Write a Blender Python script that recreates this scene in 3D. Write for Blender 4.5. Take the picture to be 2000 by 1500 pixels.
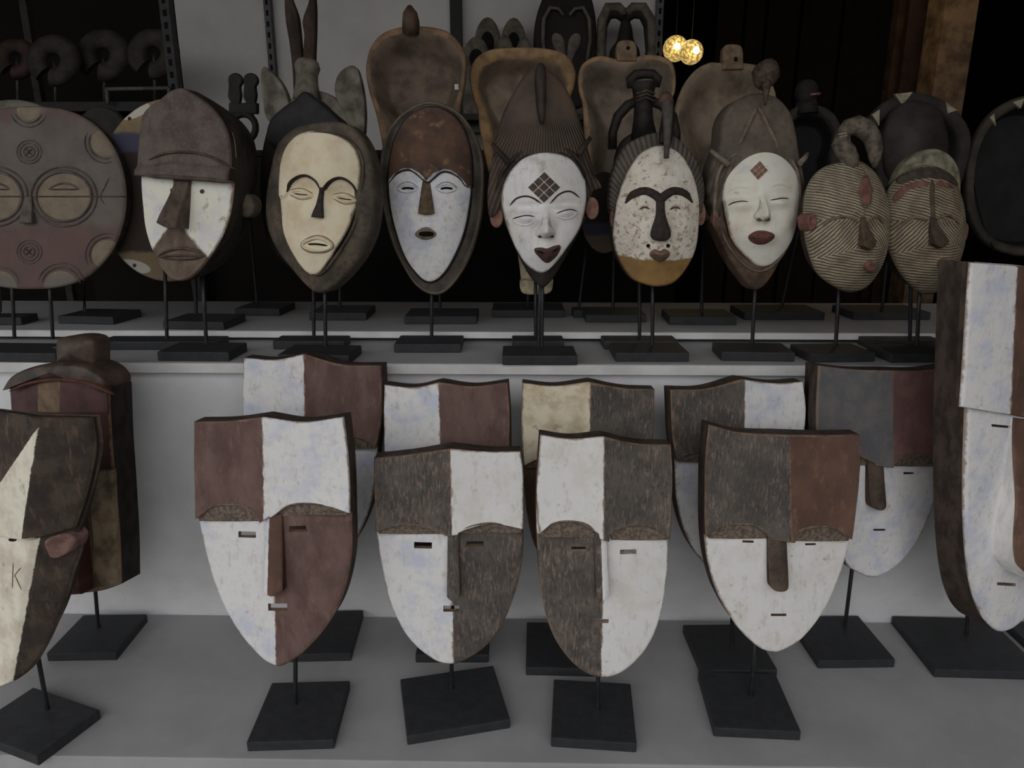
import bpy, bmesh, math, random
from mathutils import Vector, Matrix, Euler

for o in list(bpy.data.objects):
    bpy.data.objects.remove(o, do_unlink=True)
SC = bpy.context.scene
COL = SC.collection
R = math.radians
random.seed(7)

# ------------------------------------------------------------------ camera
FPX = 1400.0
CAMP = Vector((0, 0, 0.815))
CAMR = Euler((R(74.8), 0, R(1.1)), 'XYZ')
cd = bpy.data.cameras.new('camera')
cam = bpy.data.objects.new('camera', cd)
COL.objects.link(cam)
cam.location = CAMP
cam.rotation_euler = CAMR
cd.sensor_width = 36
cd.sensor_fit = 'HORIZONTAL'
cd.lens = 36 * FPX / 2000
cd.clip_start = 0.02
SC.camera = cam

# ------------------------------------------------------------------ sky and exposure (open shade, overcast)
wd = bpy.data.worlds.new('overcast_sky')
SC.world = wd
wd.use_nodes = True
wn = wd.node_tree.nodes
wn['Background'].inputs[0].default_value = (1.0, 0.985, 0.98, 1)
wn['Background'].inputs[1].default_value = 1.0
SC.view_settings.view_transform = 'Standard'
SC.view_settings.look = 'None'
SC.view_settings.gamma = 1
SC.view_settings.use_curve_mapping = False
SC.view_settings.exposure = 0.46

# ------------------------------------------------------------------ pixel <-> place
CM = CAMR.to_matrix()
def ray(X, Y):
    return CM @ Vector(((X - 1000) / FPX, -(Y - 750) / FPX, -1))
def project(p):
    d = CM.transposed() @ (Vector(p) - CAMP)
    return (1000 - FPX * d.x / d.z, 750 + FPX * d.y / d.z)
def on_z(X, Y, z):
    d = ray(X, Y)
    return CAMP + d * ((z - CAMP.z) / d.z)
def on_y(X, Y, y):
    d = ray(X, Y)
    return CAMP + d * ((y - CAMP.y) / d.y)

# ------------------------------------------------------------------ node materials
def lin(c):
    return tuple(((v / 255) / 12.92 if v < 10.3 else ((v / 255 + 0.055) / 1.055) ** 2.4) for v in c[:3])
def alb(c, k=1.3, sat=.86):
    l = lin(c)
    y = .25 * l[0] + .6 * l[1] + .15 * l[2]
    return tuple(min(0.9, (y + (v - y) * sat) * k) for v in l) + (1,)

class S:
    def __init__(s, g, k): s.g, s.k = g, k
    def __add__(s, o): return s.g.m('ADD', s, o)
    __radd__ = __add__
    def __sub__(s, o): return s.g.m('SUBTRACT', s, o)
    def __rsub__(s, o): return s.g.m('SUBTRACT', o, s)
    def __mul__(s, o): return s.g.m('MULTIPLY', s, o)
    __rmul__ = __mul__
    def __truediv__(s, o): return s.g.m('DIVIDE', s, o)
    def abs(s): return s.g.m('ABSOLUTE', s)
    def max(s, o): return s.g.m('MAXIMUM', s, o)
    def min(s, o): return s.g.m('MINIMUM', s, o)
    def sq(s): return s.g.m('MULTIPLY', s, s)
    def sqrt(s): return s.g.m('SQRT', s)
    def sin(s): return s.g.m('SINE', s)

class G:
    """a small wrapper that grows a procedural node material"""
    def __init__(s, name, rough=0.75, spec=0.25):
        s.mat = bpy.data.materials.new(name)
        s.mat.use_nodes = True
        s.nt = s.mat.node_tree
        s.b = s.nt.nodes['Principled BSDF']
        s.b.inputs['Roughness'].default_value = rough
        s.b.inputs['Specular IOR Level'].default_value = spec
        s._o = s._p = s._r = None
    def node(s, t, **kw):
        n = s.nt.nodes.new(t)
        for k, v in kw.items(): setattr(n, k, v)
        return n
    def put(s, sock, v):
        if isinstance(v, S): s.nt.links.new(v.k, sock)
        else: sock.default_value = v
    def m(s, op, a, b=None):
        n = s.node('ShaderNodeMath', operation=op)
        s.put(n.inputs[0], a)
        if b is not None: s.put(n.inputs[1], b)
        return S(s, n.outputs[0])
    def sm(s, a, b, x):
        n = s.node('ShaderNodeMapRange', interpolation_type='SMOOTHSTEP')
        s.put(n.inputs[0], x)
        if a < b:
            n.inputs[1].default_value, n.inputs[2].default_value = a, b
            n.inputs[3].default_value, n.inputs[4].default_value = 0, 1
        else:
            n.inputs[1].default_value, n.inputs[2].default_value = b, a
            n.inputs[3].default_value, n.inputs[4].default_value = 1, 0
        return S(s, n.outputs[0])
    def obj(s):
        if s._o is None:
            tc = s.node('ShaderNodeTexCoord')
            oi = s.node('ShaderNodeObjectInfo')
            ad = s.node('ShaderNodeVectorMath', operation='ADD')
            mu = s.node('ShaderNodeMath', operation='MULTIPLY')
            mu.inputs[1].default_value = 7
            s.nt.links.new(oi.outputs['Random'], mu.inputs[0])
            s.nt.links.new(tc.outputs['Object'], ad.inputs[0])
            s.nt.links.new(mu.outputs[0], ad.inputs[1])
            s._o = ad.outputs[0]
        return s._o
    def nz(s, scale, lo=0.4, hi=0.6, detail=4, rough=0.6, st=(1, 1, 1), off=0):
        n = s.node('ShaderNodeTexNoise')
        n.inputs['Scale'].default_value = scale
        n.inputs['Detail'].default_value = detail
        n.inputs['Roughness'].default_value = rough
        v = s.node('ShaderNodeVectorMath', operation='MULTIPLY_ADD')
        s.nt.links.new(s.obj(), v.inputs[0])
        v.inputs[1].default_value = st
        v.inputs[2].default_value = (off, off * 1.7, off * 0.6)
        s.nt.links.new(v.outputs[0], n.inputs['Vector'])
        f = S(s, n.outputs[0])
        return f if lo is None else s.sm(lo, hi, f)
    def px(s):
        if s._p is None:
            u = s.node('ShaderNodeUVMap', uv_map='paint')
            x = s.node('ShaderNodeSeparateXYZ')
            s.nt.links.new(u.outputs[0], x.inputs[0])
            s._p = (S(s, x.outputs[0]) * 100.0, S(s, x.outputs[1]) * 100.0)
        return s._p
    def rim(s):
        if s._r is None:
            u = s.node('ShaderNodeUVMap', uv_map='rim')
            x = s.node('ShaderNodeSeparateXYZ')
            s.nt.links.new(u.outputs[0], x.inputs[0])
            s._r = (S(s, x.outputs[0]) * 100.0, S(s, x.outputs[1]))
        return s._r
    def mix(s, f, a, b):
        n = s.node('ShaderNodeMix', data_type='RGBA')
        s.put(n.inputs[0], f)
        for i, c in ((6, a), (7, b)):
            if isinstance(c, S): s.nt.links.new(c.k, n.inputs[i])
            else: n.inputs[i].default_value = alb(c) if max(c[:3]) > 1 else c
        return S(s, n.outputs[2])
    def out(s, col, bump=None, bs=0.3, bd=0.002, rough=None):
        if isinstance(col, S): s.nt.links.new(col.k, s.b.inputs['Base Color'])
        else: s.b.inputs['Base Color'].default_value = alb(col)
        if bump is not None:
            n = s.node('ShaderNodeBump')
            n.inputs['Strength'].default_value = bs
            n.inputs['Distance'].default_value = bd
            s.put(n.inputs['Height'], bump)
            s.nt.links.new(n.outputs[0], s.b.inputs['Normal'])
        if rough is not None: s.put(s.b.inputs['Roughness'], rough)
        return s.mat

# paints seen on the masks: each returns a colour socket
def paint(g, kind, off=0):
    if kind == 'white':
        c = g.mix(g.nz(24, .42, .7, 6, off=off), (222, 222, 222), (192, 198, 216))
        c = g.mix(g.nz(70, .5, .72, 7, .7, off=off + 3) * 0.4, c, (186, 184, 182))
        c = g.mix(g.nz(120, .53, .68, 7, .7, off=off + 9, st=(1, 1, .45)) * 0.4, c, (164, 160, 156))
        return g.mix(g.nz(30, .575, .72, 9, .75, off=off + 5) * 0.7, c, (150, 128, 104))
    if kind == 'chalk':
        c = g.mix(g.nz(24, .42, .7, 6, off=off), (228, 224, 217), (208, 205, 200))
        c = g.mix(g.nz(40, .62, .8, 6, off=off + 2) * 0.5, c, (192, 197, 212))
        c = g.mix(g.nz(110, .52, .68, 7, .7, off=off + 9, st=(1, 1, .45)) * 0.4, c, (174, 166, 154))
        return g.mix(g.nz(36, .585, .71, 9, .75, off=off + 5) * 0.7, c, (138, 122, 102))
    if kind == 'cream':
        c = g.mix(g.nz(25, .4, .65, 5, off=off), (214, 204, 178), (182, 166, 132))
        return g.mix(g.nz(60, .6, .75, 6, off=off + 4) * 0.6, c, (120, 100, 72))
    if kind == 'maroon':
        c = g.mix(g.nz(30, .35, .68, 6, off=off, st=(1, 1, .5)), (92, 68, 64), (112, 88, 82))
        c = g.mix(g.nz(110, .52, .75, 6, .7, off=off + 2, st=(1, 1, .35)) * 0.5, c, (136, 112, 98))
        return g.mix(g.nz(18, .55, .75, off=off + 8) * .5, c, (78, 62, 58))
    if kind == 'dark':
        c = g.mix(g.nz(22, .35, .66, 5, off=off), (72, 68, 65), (92, 86, 80))
        k = g.nz(16, .38, .6, 4, off=off + 8)
        c = g.mix(g.nz(300, .48, .64, 8, .75, off=off + 2, st=(1, 1, .2)) * (k * .55 + .2), c, (142, 121, 108))
        return g.mix(g.nz(240, .52, .68, 6, .7, off=off + 6, st=(1, 1, .3)) * 0.7, c, (50, 47, 47))
    if kind == 'rust':
        c = g.mix(g.nz(22, .35, .66, 6, off=off), (104, 76, 62), (86, 64, 55))
        return g.mix(g.nz(80, .52, .7, 7, .7, off=off + 3, st=(1, 1, .4)) * .5, c, (136, 100, 80))
    if kind == 'slate':
        c = g.mix(g.nz(26, .35, .66, 5, off=off), (88, 90, 95), (106, 102, 101))
        return g.mix(g.nz(90, .52, .68, 7, .7, off=off + 2, st=(1, 1, .3)) * .5, c, (118, 104, 94))
    if kind == 'plum':
        c = g.mix(g.nz(26, .35, .66, 5, off=off), (108, 76, 76), (124, 92, 88))
        return g.mix(g.nz(100, .55, .72, 7, .7, off=off + 2, st=(1, 1, .3)) * .4, c, (134, 100, 90))
    if kind == 'wood':
        c = g.mix(g.nz(30, .35, .65, 6, off=off, st=(1, 1, .3)), (72, 62, 54), (100, 86, 72))
        return g.mix(g.nz(90, .5, .7, 6, off=off + 2, st=(1, 1, .25)) * .6, c, (48, 42, 38))
    if kind == 'umber':
        c = g.mix(g.nz(28, .35, .65, 6, off=off), (66, 56, 50), (92, 78, 66))
        return g.mix(g.nz(80, .52, .7, 6, off=off + 3) * .7, c, (42, 37, 36))
    raise KeyError(kind)

def worn(g, c, edge=(150, 118, 86), w=5.0, side=(70, 58, 50)):
    """edges rubbed down to the wood; sides and back stay bare wood"""
    rim, sd = g.rim()
    f = g.sm(w, 0.4, rim + (g.nz(38, None, detail=7, rough=.72) - 0.44) * (w * 3.8))
    c = g.mix(f * 0.8, c, edge)
    sc = g.mix(g.nz(60, .38, .66, 6, st=(1, 1, .4), off=11), side, tuple(v * (0.62 if min(side) < 150 else .9) for v in side))
    return g.mix(g.sm(.4, .6, sd), c, sc)

def plain(name, kind=None, col=None, rough=.75, spec=.25, var=.25, bump=True, sc=40):
    g = G(name, rough, spec)
    if kind: c = paint(g, kind)
    else: c = g.mix(g.nz(sc, .35, .68, 5) , col, tuple(v * (1 - var) for v in col))
    return g.out(c, g.nz(120, None, detail=6) if bump else None, .25, .0015)

# ------------------------------------------------------------------ scene bookkeeping
def link(name, me, mat=None, parent=None):
    o = bpy.data.objects.new(name, me)
    COL.objects.link(o)
    if mat is not None and me is not None:
        me.materials.append(mat)
    if parent is not None: o.parent = parent
    return o
def tag(o, label, cat, group=None):
    o['label'] = label
    o['category'] = cat
    if group: o['group'] = group
    return o
def structure(o):
    o['kind'] = 'structure'
    return o
def root(name, loc, label, cat, group=None):
    o = bpy.data.objects.new(name, None)
    o.empty_display_size = .03
    COL.objects.link(o)
    o.location = loc
    return tag(o, label, cat, group)

def bevel_box(sx, sy, sz, bev=.002, seg=2):
    """box centred in x,y, standing on z=0"""
    bm = bmesh.new()
    bmesh.ops.create_cube(bm, size=1)
    bmesh.ops.scale(bm, vec=(sx, sy, sz), verts=bm.verts)
    bmesh.ops.translate(bm, vec=(0, 0, sz / 2), verts=bm.verts)
    if bev: bmesh.ops.bevel(bm, geom=list(bm.edges), offset=bev, segments=seg, affect='EDGES', profile=.6)
    return bm
def mesh(bm, name='m', smooth=False):
    me = bpy.data.meshes.new(name)
    bmesh.ops.recalc_face_normals(bm, faces=bm.faces)
    bm.to_mesh(me)
    bm.free()
    if smooth:
        for p in me.polygons: p.use_smooth = True
    return me
def box_at(name, x0, x1, y0, y1, z0, z1, mat, parent=None, bev=.002):
    bm = bevel_box(x1 - x0, y1 - y0, z1 - z0, bev)
    org = parent.location if parent else Vector((0, 0, 0))
    bmesh.ops.translate(bm, vec=Vector(((x0 + x1) / 2, (y0 + y1) / 2, z0)) - org, verts=bm.verts)
    return link(name, mesh(bm), mat, parent)

def tube_mesh(pts, rad, n=10, cap=True, flat=1.0, side=None):
    """smooth tube along 3-D points"""
    pts = [Vector(p) for p in pts]
    if not hasattr(rad, '__len__'): rad = [rad] * len(pts)
    vs, fs = [], []
    up = side or Vector((0, 0, 1))
    for i, p in enumerate(pts):
        t = (pts[min(i + 1, len(pts) - 1)] - pts[max(i - 1, 0)]).normalized()
        a = up.cross(t)
        if a.length < .15: a = Vector((1, 0, 0)).cross(t) if abs(t.x) < .9 else Vector((0, 1, 0)).cross(t)
        a.normalize()
        b = t.cross(a)
        for k in range(n):
            th = 2 * math.pi * k / n
            vs.append(p + a * math.cos(th) * rad[i] + b * math.sin(th) * rad[i] * flat)
    for i in range(len(pts) - 1):
        for k in range(n):
            k2 = (k + 1) % n
            fs.append((i * n + k, i * n + k2, (i + 1) * n + k2, (i + 1) * n + k))
    if cap:
        fs.append(tuple(range(n))[::-1])
        fs.append(tuple((len(pts) - 1) * n + k for k in range(n)))
    me = bpy.data.meshes.new('tube')
    me.from_pydata([tuple(v) for v in vs], [], fs)
    for p in me.polygons: p.use_smooth = len(p.vertices) == 4
    return me

# ------------------------------------------------------------------ curves in the plane of a mask
def spline(pts, step=4.0, closed=True):
    """smooth curve through points; a third value 1 marks a corner"""
    P = [Vector(p[:2]) for p in pts]
    corner = [len(p) > 2 and p[2] == 1 for p in pts]
    n = len(P)
    out = []
    for i in range(n if closed else n - 1):
        j = (i + 1) % n
        a, b = P[i], P[j]
        L = (b - a).length
        if L < 1e-6: continue
        def tang(q, me_, nx):
            if corner[q] or (not closed and q in (0, n - 1)): return (b - a)
            A, B = P[(q - 1) % n], P[(q + 1) % n]
            d = (B - A)
            return d.normalized() * L if d.length > 0 else b - a
        ta, tb = tang(i, 0, 0), tang(j, 0, 0)
        k = max(1, int(L / step + .5))
        for s in range(k):
            t = s / k
            t2, t3 = t * t, t * t * t
            out.append(a * (2 * t3 - 3 * t2 + 1) + ta * (t3 - 2 * t2 + t) + b * (-2 * t3 + 3 * t2) + tb * (t3 - t2))
    if not closed: out.append(P[-1])
    return out
def ell(cx, cy, rx, ry, n=20, rot=0):
    r = []
    for i in range(n):
        a = 2 * math.pi * i / n
        x, y = rx * math.cos(a), ry * math.sin(a)
        r.append((cx + x * math.cos(rot) - y * math.sin(rot), cy + x * math.sin(rot) + y * math.cos(rot)))
    return r
def sstep(a, b, x):
    if a == b: return float(x > a)
    t = max(0., min(1., (x - a) / (b - a)))
    return t * t * (3 - 2 * t)
def gs(x, s): return math.exp(-(x / s) ** 2)
def interp(xs, ys, x):
    if x <= xs[0]: return ys[0]
    for i in range(1, len(xs)):
        if x <= xs[i]:
            t = (x - xs[i - 1]) / (xs[i] - xs[i - 1])
            return ys[i - 1] + (ys[i] - ys[i - 1]) * t
    return ys[-1]

BASE_T = 0.017
class Piece:
    """a thing built on its own upright plane: positions traced in photo pixels are carried to real
    metres on that plane, heights are then raised from it"""
    def __init__(s, name, label, cat, loc, group=None):
        s.root = root(name, loc, label, cat, group)
        s.P = Vector(loc)
    def plane(s, P, yaw=0, tilt=0, at=None):
        s.Q = Vector(P)
        s.Rm = Matrix.Rotation(R(yaw), 3, 'Z') @ Matrix.Rotation(R(-tilt), 3, 'X')
        s.Ri = s.Rm.transposed()
        s.nrm = s.Rm @ Vector((0, -1, 0))
        X, Y = at
        a, b = s.uv(X - 20, Y), s.uv(X + 20, Y)
        c, d = s.uv(X, Y - 20), s.uv(X, Y + 20)
        s.k = ((a - b).length + (c - d).length) / 80
        return s
    def uv(s, X, Y, h=0):
        d = ray(X, Y)
        q = s.Q + s.nrm * (h * getattr(s, 'k', 0))
        t = (q - CAMP).dot(s.nrm) / d.dot(s.nrm)
        l = s.Ri @ (CAMP + d * t - s.Q)
        return Vector((l.x, l.z))
    def w(s, X, Y, h=0, h0=0):
        """pixel on the plane (lifted h0), raised to h -> coordinates relative to the thing"""
        u = s.uv(X, Y, h0)
        return s.Q + s.Rm @ Vector((u.x, -h * s.k, u.y)) - s.P

    def remap(s, pts, H):
        """where on a raised surface H a feature sits so that it reads at its traced spot"""
        out = []
        for p in pts:
            x, y = p[0], p[1]
            for _ in range(4):
                q = project(s.P + s.w(x, y, H(x, y)))
                x += p[0] - q[0]; y += p[1] - q[1]
            out.append((x, y) + tuple(p[2:]))
        return out
    def relief(s, name, outline, hf, mat, back=-20, nr=22, nb=5, center=None, step=4.0, h0=0, parent=None,
               fillet=3.0, wall=2, bulge=0.0, bscale=1.0, closed_back=True, cut=None, shade=True):
        O = spline(outline, step)
        n = len(O)
        c = Vector(center) if center else sum(O, Vector((0, 0))) / n
        hb = back if callable(back) else (lambda X, Y, r, d: back)
        rs = [0.0] + [j / nr for j in range(1, nr)]
        rs = [r for r in rs if r < .965] + [.965, .985, 1.0]
        vs, uvp, uvr, fs = [], [], [], []
        def addv(X, Y, h, d, sd):
            vs.append(tuple(s.w(X, Y, h, h0)))
            uvp.append((X / 100, Y / 100)); uvr.append((d / 100, sd))
            return len(vs) - 1
        def fh(X, Y, r, d):
            h = hf(X, Y, r, d)
            if fillet and d < fillet:
                t = 1 - d / fillet
                h -= fillet * (1 - math.sqrt(max(0, 1 - t * t)))
            return h
        rings = [[addv(c.x, c.y, fh(c.x, c.y, 0, 99), 99, 0)]]
        for r in rs[1:]:
            ring = []
            for p in O:
                q = c + (p - c) * r
                d = (p - c).length * (1 - r)
                ring.append(addv(q.x, q.y, fh(q.x, q.y, r, d), d, 0))
            rings.append(ring)
        # side wall
        for t in [.04] + [j / (wall + 1) for j in range(1, wall + 1)]:
            ring = []
            for p in O:
                q = c + (p - c) * ((1 + bulge * math.sin(math.pi * t)) * (1 + (bscale - 1) * t))
                h = fh(p.x, p.y, 1, 0) * (1 - t) + hb(p.x, p.y, 1, 0) * t
                ring.append(addv(q.x, q.y, h, 0, 1))
            rings.append(ring)
        nback = len(rings)
        if closed_back:
            for r in [1.0, .95] + [1 - j / nb for j in range(1, nb)]:
                ring = []
                for p in O:
                    q = c + (p - c) * (r * bscale)
                    ring.append(addv(q.x, q.y, hb(q.x, q.y, r, (p - c).length * (1 - r)), 0, 1))
                rings.append(ring)
            rings.append([addv(c.x, c.y, hb(c.x, c.y, 0, 99), 0, 1)])
        for a, b in zip(rings, rings[1:]):
            for i in range(n):
                j = (i + 1) % n
                if len(a) == 1: fs.append((a[0], b[i], b[j]))
                elif len(b) == 1: fs.append((a[i], b[0], a[j]))
                else: fs.append((a[i], b[i], b[j], a[j]))
        me = bpy.data.meshes.new(name)
        me.from_pydata(vs, [], fs)
        u1 = me.uv_layers.new(name='paint')
        u2 = me.uv_layers.new(name='rim')
        for lp in me.loops:
            u1.data[lp.index].uv = uvp[lp.vertex_index]
            u2.data[lp.index].uv = uvr[lp.vertex_index]
        bm = bmesh.new(); bm.from_mesh(me)
        bmesh.ops.recalc_face_normals(bm, faces=bm.faces)
        bm.to_mesh(me); bm.free()
        for p in me.polygons: p.use_smooth = True
        if shade: me.set_sharp_from_angle(angle=R(50))
        if cut: me = s.cut(me, cut)
        o = link(name, me, mat, parent or s.root)
        if name in ('face', 'mask_body', 'disc', 'shell', 'forehead'): s.main = o
        return o

    def cut(s, me, rects):
        """real slots through the shell; rect = px outline, near height, far height"""
        bm = bmesh.new()
        for pts, hn, hfar in rects:
            a = [bm.verts.new(s.w(x, y, hn)) for x, y in pts]
            b = [bm.verts.new(s.w(x, y, hfar)) for x, y in pts]
            m = len(pts)
            bm.faces.new(a); bm.faces.new(b[::-1])
            for i in range(m): bm.faces.new((a[i], b[i], b[(i + 1) % m], a[(i + 1) % m]))
        cme = mesh(bm)
        oa = bpy.data.objects.new('tmp', me); ob = bpy.data.objects.new('tmpc', cme)
        COL.objects.link(oa); COL.objects.link(ob)
        md = oa.modifiers.new('b', 'BOOLEAN')
        md.object = ob; md.operation = 'DIFFERENCE'; md.solver = 'EXACT'
        dg = bpy.context.evaluated_depsgraph_get()
        res = bpy.data.meshes.new_from_object(oa.evaluated_get(dg))
        bpy.data.objects.remove(oa); bpy.data.objects.remove(ob)
        res.materials.clear()
        return res

    def strip(s, name, path, width, height, mat, on=None, parent=None, step=3.0, closed=False, taper=True, sink=2.0, h0=0):
        """raised ridge following a surface (brows, lips, lids, bands)"""
        if on:
            path = s.remap(path, on)
            parent = parent or getattr(s, 'main', None)
        P = spline(path, step, closed)
        n = len(P)
        on = on or (lambda X, Y: 0)
        vs, uvp, fs = [], [], []
        prof = [(-1, -1), (-.92, .35), (-.5, .85), (0, 1), (.5, .85), (.92, .35), (1, -1)]
        for i, p in enumerate(P):
            a, b = (P[(i - 1) % n], P[(i + 1) % n]) if closed else (P[max(i - 1, 0)], P[min(i + 1, n - 1)])
            t = (b - a).normalized()
            nn = Vector((-t.y, t.x))
            f = i / max(1, n - 1)
            wd_ = (width(f) if callable(width) else width) / 2
            e = 1.0
            if taper and not closed: e = min(1, .25 + 6 * min(f, 1 - f))
            for x, y in prof:
                q = p + nn * (x * wd_ * e)
                h = on(q.x, q.y) + (y * height * e if y > 0 else -sink)
                vs.append(tuple(s.w(q.x, q.y, h, h0)))
                uvp.append((q.x / 100, q.y / 100))
        m = len(prof)
        for i in range(n if closed else n - 1):
            j = (i + 1) % n
            for k in range(m):
                k2 = (k + 1) % m
                fs.append((i * m + k, j * m + k, j * m + k2, i * m + k2))
        if not closed:
            fs.append(tuple(range(m))); fs.append(tuple((n - 1) * m + k for k in range(m))[::-1])
        me = bpy.data.meshes.new(name)
        me.from_pydata(vs, [], fs)
        u1 = me.uv_layers.new(name='paint'); u2 = me.uv_layers.new(name='rim')
        for lp in me.loops:
            u1.data[lp.index].uv = uvp[lp.vertex_index]; u2.data[lp.index].uv = (.5, 0)
        bm = bmesh.new(); bm.from_mesh(me); bmesh.ops.recalc_face_normals(bm, faces=bm.faces); bm.to_mesh(me); bm.free()
        for p in me.polygons: p.use_smooth = len(p.vertices) == 4
        me.set_sharp_from_angle(angle=R(60))
        return link(name, me, mat, parent or s.root)

    def patch(s, name, outline, height, mat, on=None, parent=None, nr=6, step=3.0, sink=3.0, fillet=2.0, center=None, h0=0):
        """raised plate with its own edge that follows the surface below"""
        if on:
            parent = parent or getattr(s, 'main', None)
            pts = s.remap([p[:2] for p in outline], on)
            if callable(height):
                # keep the height profile tied to the traced shape
                dx = sum(a[0] - b[0] for a, b in zip(outline, pts)) / len(pts)
                dy = sum(a[1] - b[1] for a, b in zip(outline, pts)) / len(pts)
                h_ = height
                height = lambda X, Y, r, d: h_(X + dx, Y + dy, r, d)
            outline = [q + tuple(p[2:]) for p, q in zip(outline, pts)]
            if center: center = s.remap([center], on)[0]
        on = on or (lambda X, Y: 0)
        hf = (lambda X, Y, r, d: on(X, Y) + (height(X, Y, r, d) if callable(height) else height))
        return s.relief(name, outline, hf, mat, back=lambda X, Y, r, d: on(X, Y) - sink, nr=nr, nb=2, step=step,
                        fillet=fillet, wall=0, parent=parent, center=center, h0=h0)

    def tube(s, name, pts, rad, mat, parent=None, n=10, flat=1.0, h0=0, closed_ends=True):
        """pts: (X, Y, h) px; rad px"""
        W = [s.w(x, y, h, h0) for x, y, h in pts]
        if not hasattr(rad, '__len__'): rad = [rad] * len(W)
        me = tube_mesh(W, [r * s.k for r in rad], n, closed_ends, flat, side=-s.nrm)
        return link(name, me, mat, parent or s.root)

    def ball(s, name, X, Y, h, rx, ry, rz, mat, parent=None, seg=16, h0=0, on=None):
        if on:
            X, Y = s.remap([(X, Y)], on)[0]
            h += on(X, Y)
            parent = parent or getattr(s, 'main', None)
        bm = bmesh.new()
        bmesh.ops.create_uvsphere(bm, u_segments=seg, v_segments=max(8, seg // 2 + 2), radius=1)
        for v in bm.verts:
            l = Vector((v.co.x * rx * s.k, v.co.y * rz * s.k, v.co.z * ry * s.k))
            v.co = s.w(X, Y, h, h0) + s.Rm @ l
        return link(name, mesh(bm, smooth=True), mat, parent or s.root)

def on_base(name, label, cat, FL, FR, z, foot, rodtop, depth=.135, yaw=0, tilt=0, fwd=.015, rod_r=.0035, ymax=None, at=None,
            group=None, extra_rods=(), width=None):
    """a thing mounted by a rod on a square black base plate"""
    zt = z + BASE_T
    a, b = on_z(FL[0], FL[1], zt), on_z(FR[0], FR[1], zt)
    ex = (b - a); wdt = ex.length; ex.normalize()
    ey = Vector((-ex.y, ex.x, 0))
    if width: wdt = width
    cen = a + ex * wdt / 2 + ey * depth / 2
    ang = math.atan2(ex.y, ex.x)
    if ymax is not None:
        ext = abs(math.sin(ang)) * wdt / 2 + abs(math.cos(ang)) * depth / 2
        if cen.y + ext > ymax: cen.y = ymax - ext
    loc = Vector((cen.x, cen.y, z))
    s = Piece(name, label, cat, loc, group)
    bm = bevel_box(wdt, depth, BASE_T, .0022, 2)
    bmesh.ops.rotate(bm, cent=(0, 0, 0), matrix=Matrix.Rotation(ang, 3, 'Z'), verts=bm.verts)
    link('base_plate', mesh(bm), MT['base'], s.root)
    ft = on_z(foot[0], foot[1], zt)
    for (fx, fy), (tx, ty) in [(foot, rodtop)] + list(extra_rods):
        f = on_z(fx, fy, zt)
        t = on_y(tx, ty, f.y)
        link('rod', tube_mesh([f - loc - Vector((0, 0, .006)), f - loc, (f + t) / 2 - loc, t - loc], rod_r, 10), MT['rod'], s.root)
    s.plane(ft + Vector((0, -fwd, 0)), yaw, tilt, at or rodtop)
    Piece.cur = s
    return s

MT = {}
g = G('black_stained_wood', .6, .3)
MT['base'] = g.out(g.mix(g.nz(60, .3, .7, 6), (41, 43, 46), (49, 51, 54)), g.nz(220, None, detail=6), .15, .001)
g = G('black_rod', .45, .4)
MT['rod'] = g.out(g.mix(g.nz(90), (27, 29, 31), (36, 38, 40)))
MT['slot'] = plain('slot_wood', col=(27, 24, 22))
MT['black'] = plain('soot_black', col=(18, 17, 17), rough=.9)
# ------------------------------------------------------------------ the place: stall front, counter tiers, room behind
def painted(name, c1, c2, sc=8, rough=.7):
    g = G(name, rough, .3)
    c = g.mix(g.nz(sc, .35, .68, 6), c1, c2)
    c = g.mix(g.nz(90, .62, .72, 6, .7) * .35, c, tuple(v * .72 for v in c1))
    return g.out(c, g.nz(160, None, detail=6), .12, .001)
MT['counter'] = painted('counter_grey_paint', (158, 159, 161), (147, 148, 151))
MT['riser'] = painted('riser_white_paint', (212, 214, 217), (200, 202, 206))
MT['edge'] = painted('board_edge_paint', (205, 206, 206), (190, 190, 190), 14)
MT['wall'] = painted('grey_wall', (188, 186, 183), (174, 172, 170), 3)
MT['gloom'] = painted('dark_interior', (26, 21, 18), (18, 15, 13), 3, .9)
MT['concrete'] = painted('pavement', (120, 118, 114), (104, 102, 98), 2, .9)
MT['awning'] = painted('awning_boards', (70, 64, 58), (54, 50, 46), 2, .9)
MT['metal'] = plain('galvanised_steel', col=(64, 67, 70), rough=.5, spec=.5)
MT['blackmetal'] = plain('black_post', col=(26, 26, 26), rough=.5)

Y0, YR, Y1, Y2, Y3 = .872, 1.241, 1.228, 1.412, 1.80
Z1, Z2 = .518, .540
XL, XR = -2.2, 2.2
ct = root('display_counter', (0, Y0 + .03, -.78), 'long grey painted counter top carrying the lower row of masks', 'counter')
box_at('counter_top', XL, XR, Y0, YR - .0005, -.03, 0, MT['counter'], ct)
box_at('counter_front', XL, XR, Y0 + .02, Y0 + .04, -.78, -.031, MT['edge'], ct)
rs_ = root('riser_step', (0, YR, -.78), 'white painted riser step behind the lower masks, its narrow ledge carrying the upper masks', 'shelf')
box_at('riser_panel', XL, XR, YR, YR + .018, -.78, Z1 - .019, MT['riser'], rs_)
box_at('ledge_board', XL, XR, Y1, Y2 + .05, Z1 - .0175, Z1, MT['counter'], rs_, .0015)
box_at('front_lip', XL, XR, Y1 - .004, Y1 - .0005, Z1 - .0185, Z1 - .0008, MT['edge'], rs_, .001)
bb = root('back_bench', (0, (Y2 + Y3) / 2, -.78), 'raised grey bench board behind the counter under the back row', 'bench')
box_at('bench_board', XL, XR, Y2, Y3, Z2 - .014, Z2, MT['counter'], bb, .0015)
box_at('bench_lip', XL, XR, Y2 - .004, Y2 - .0005, Z2 - .0135, Z2 - .0006, MT['edge'], bb, .001)
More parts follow.
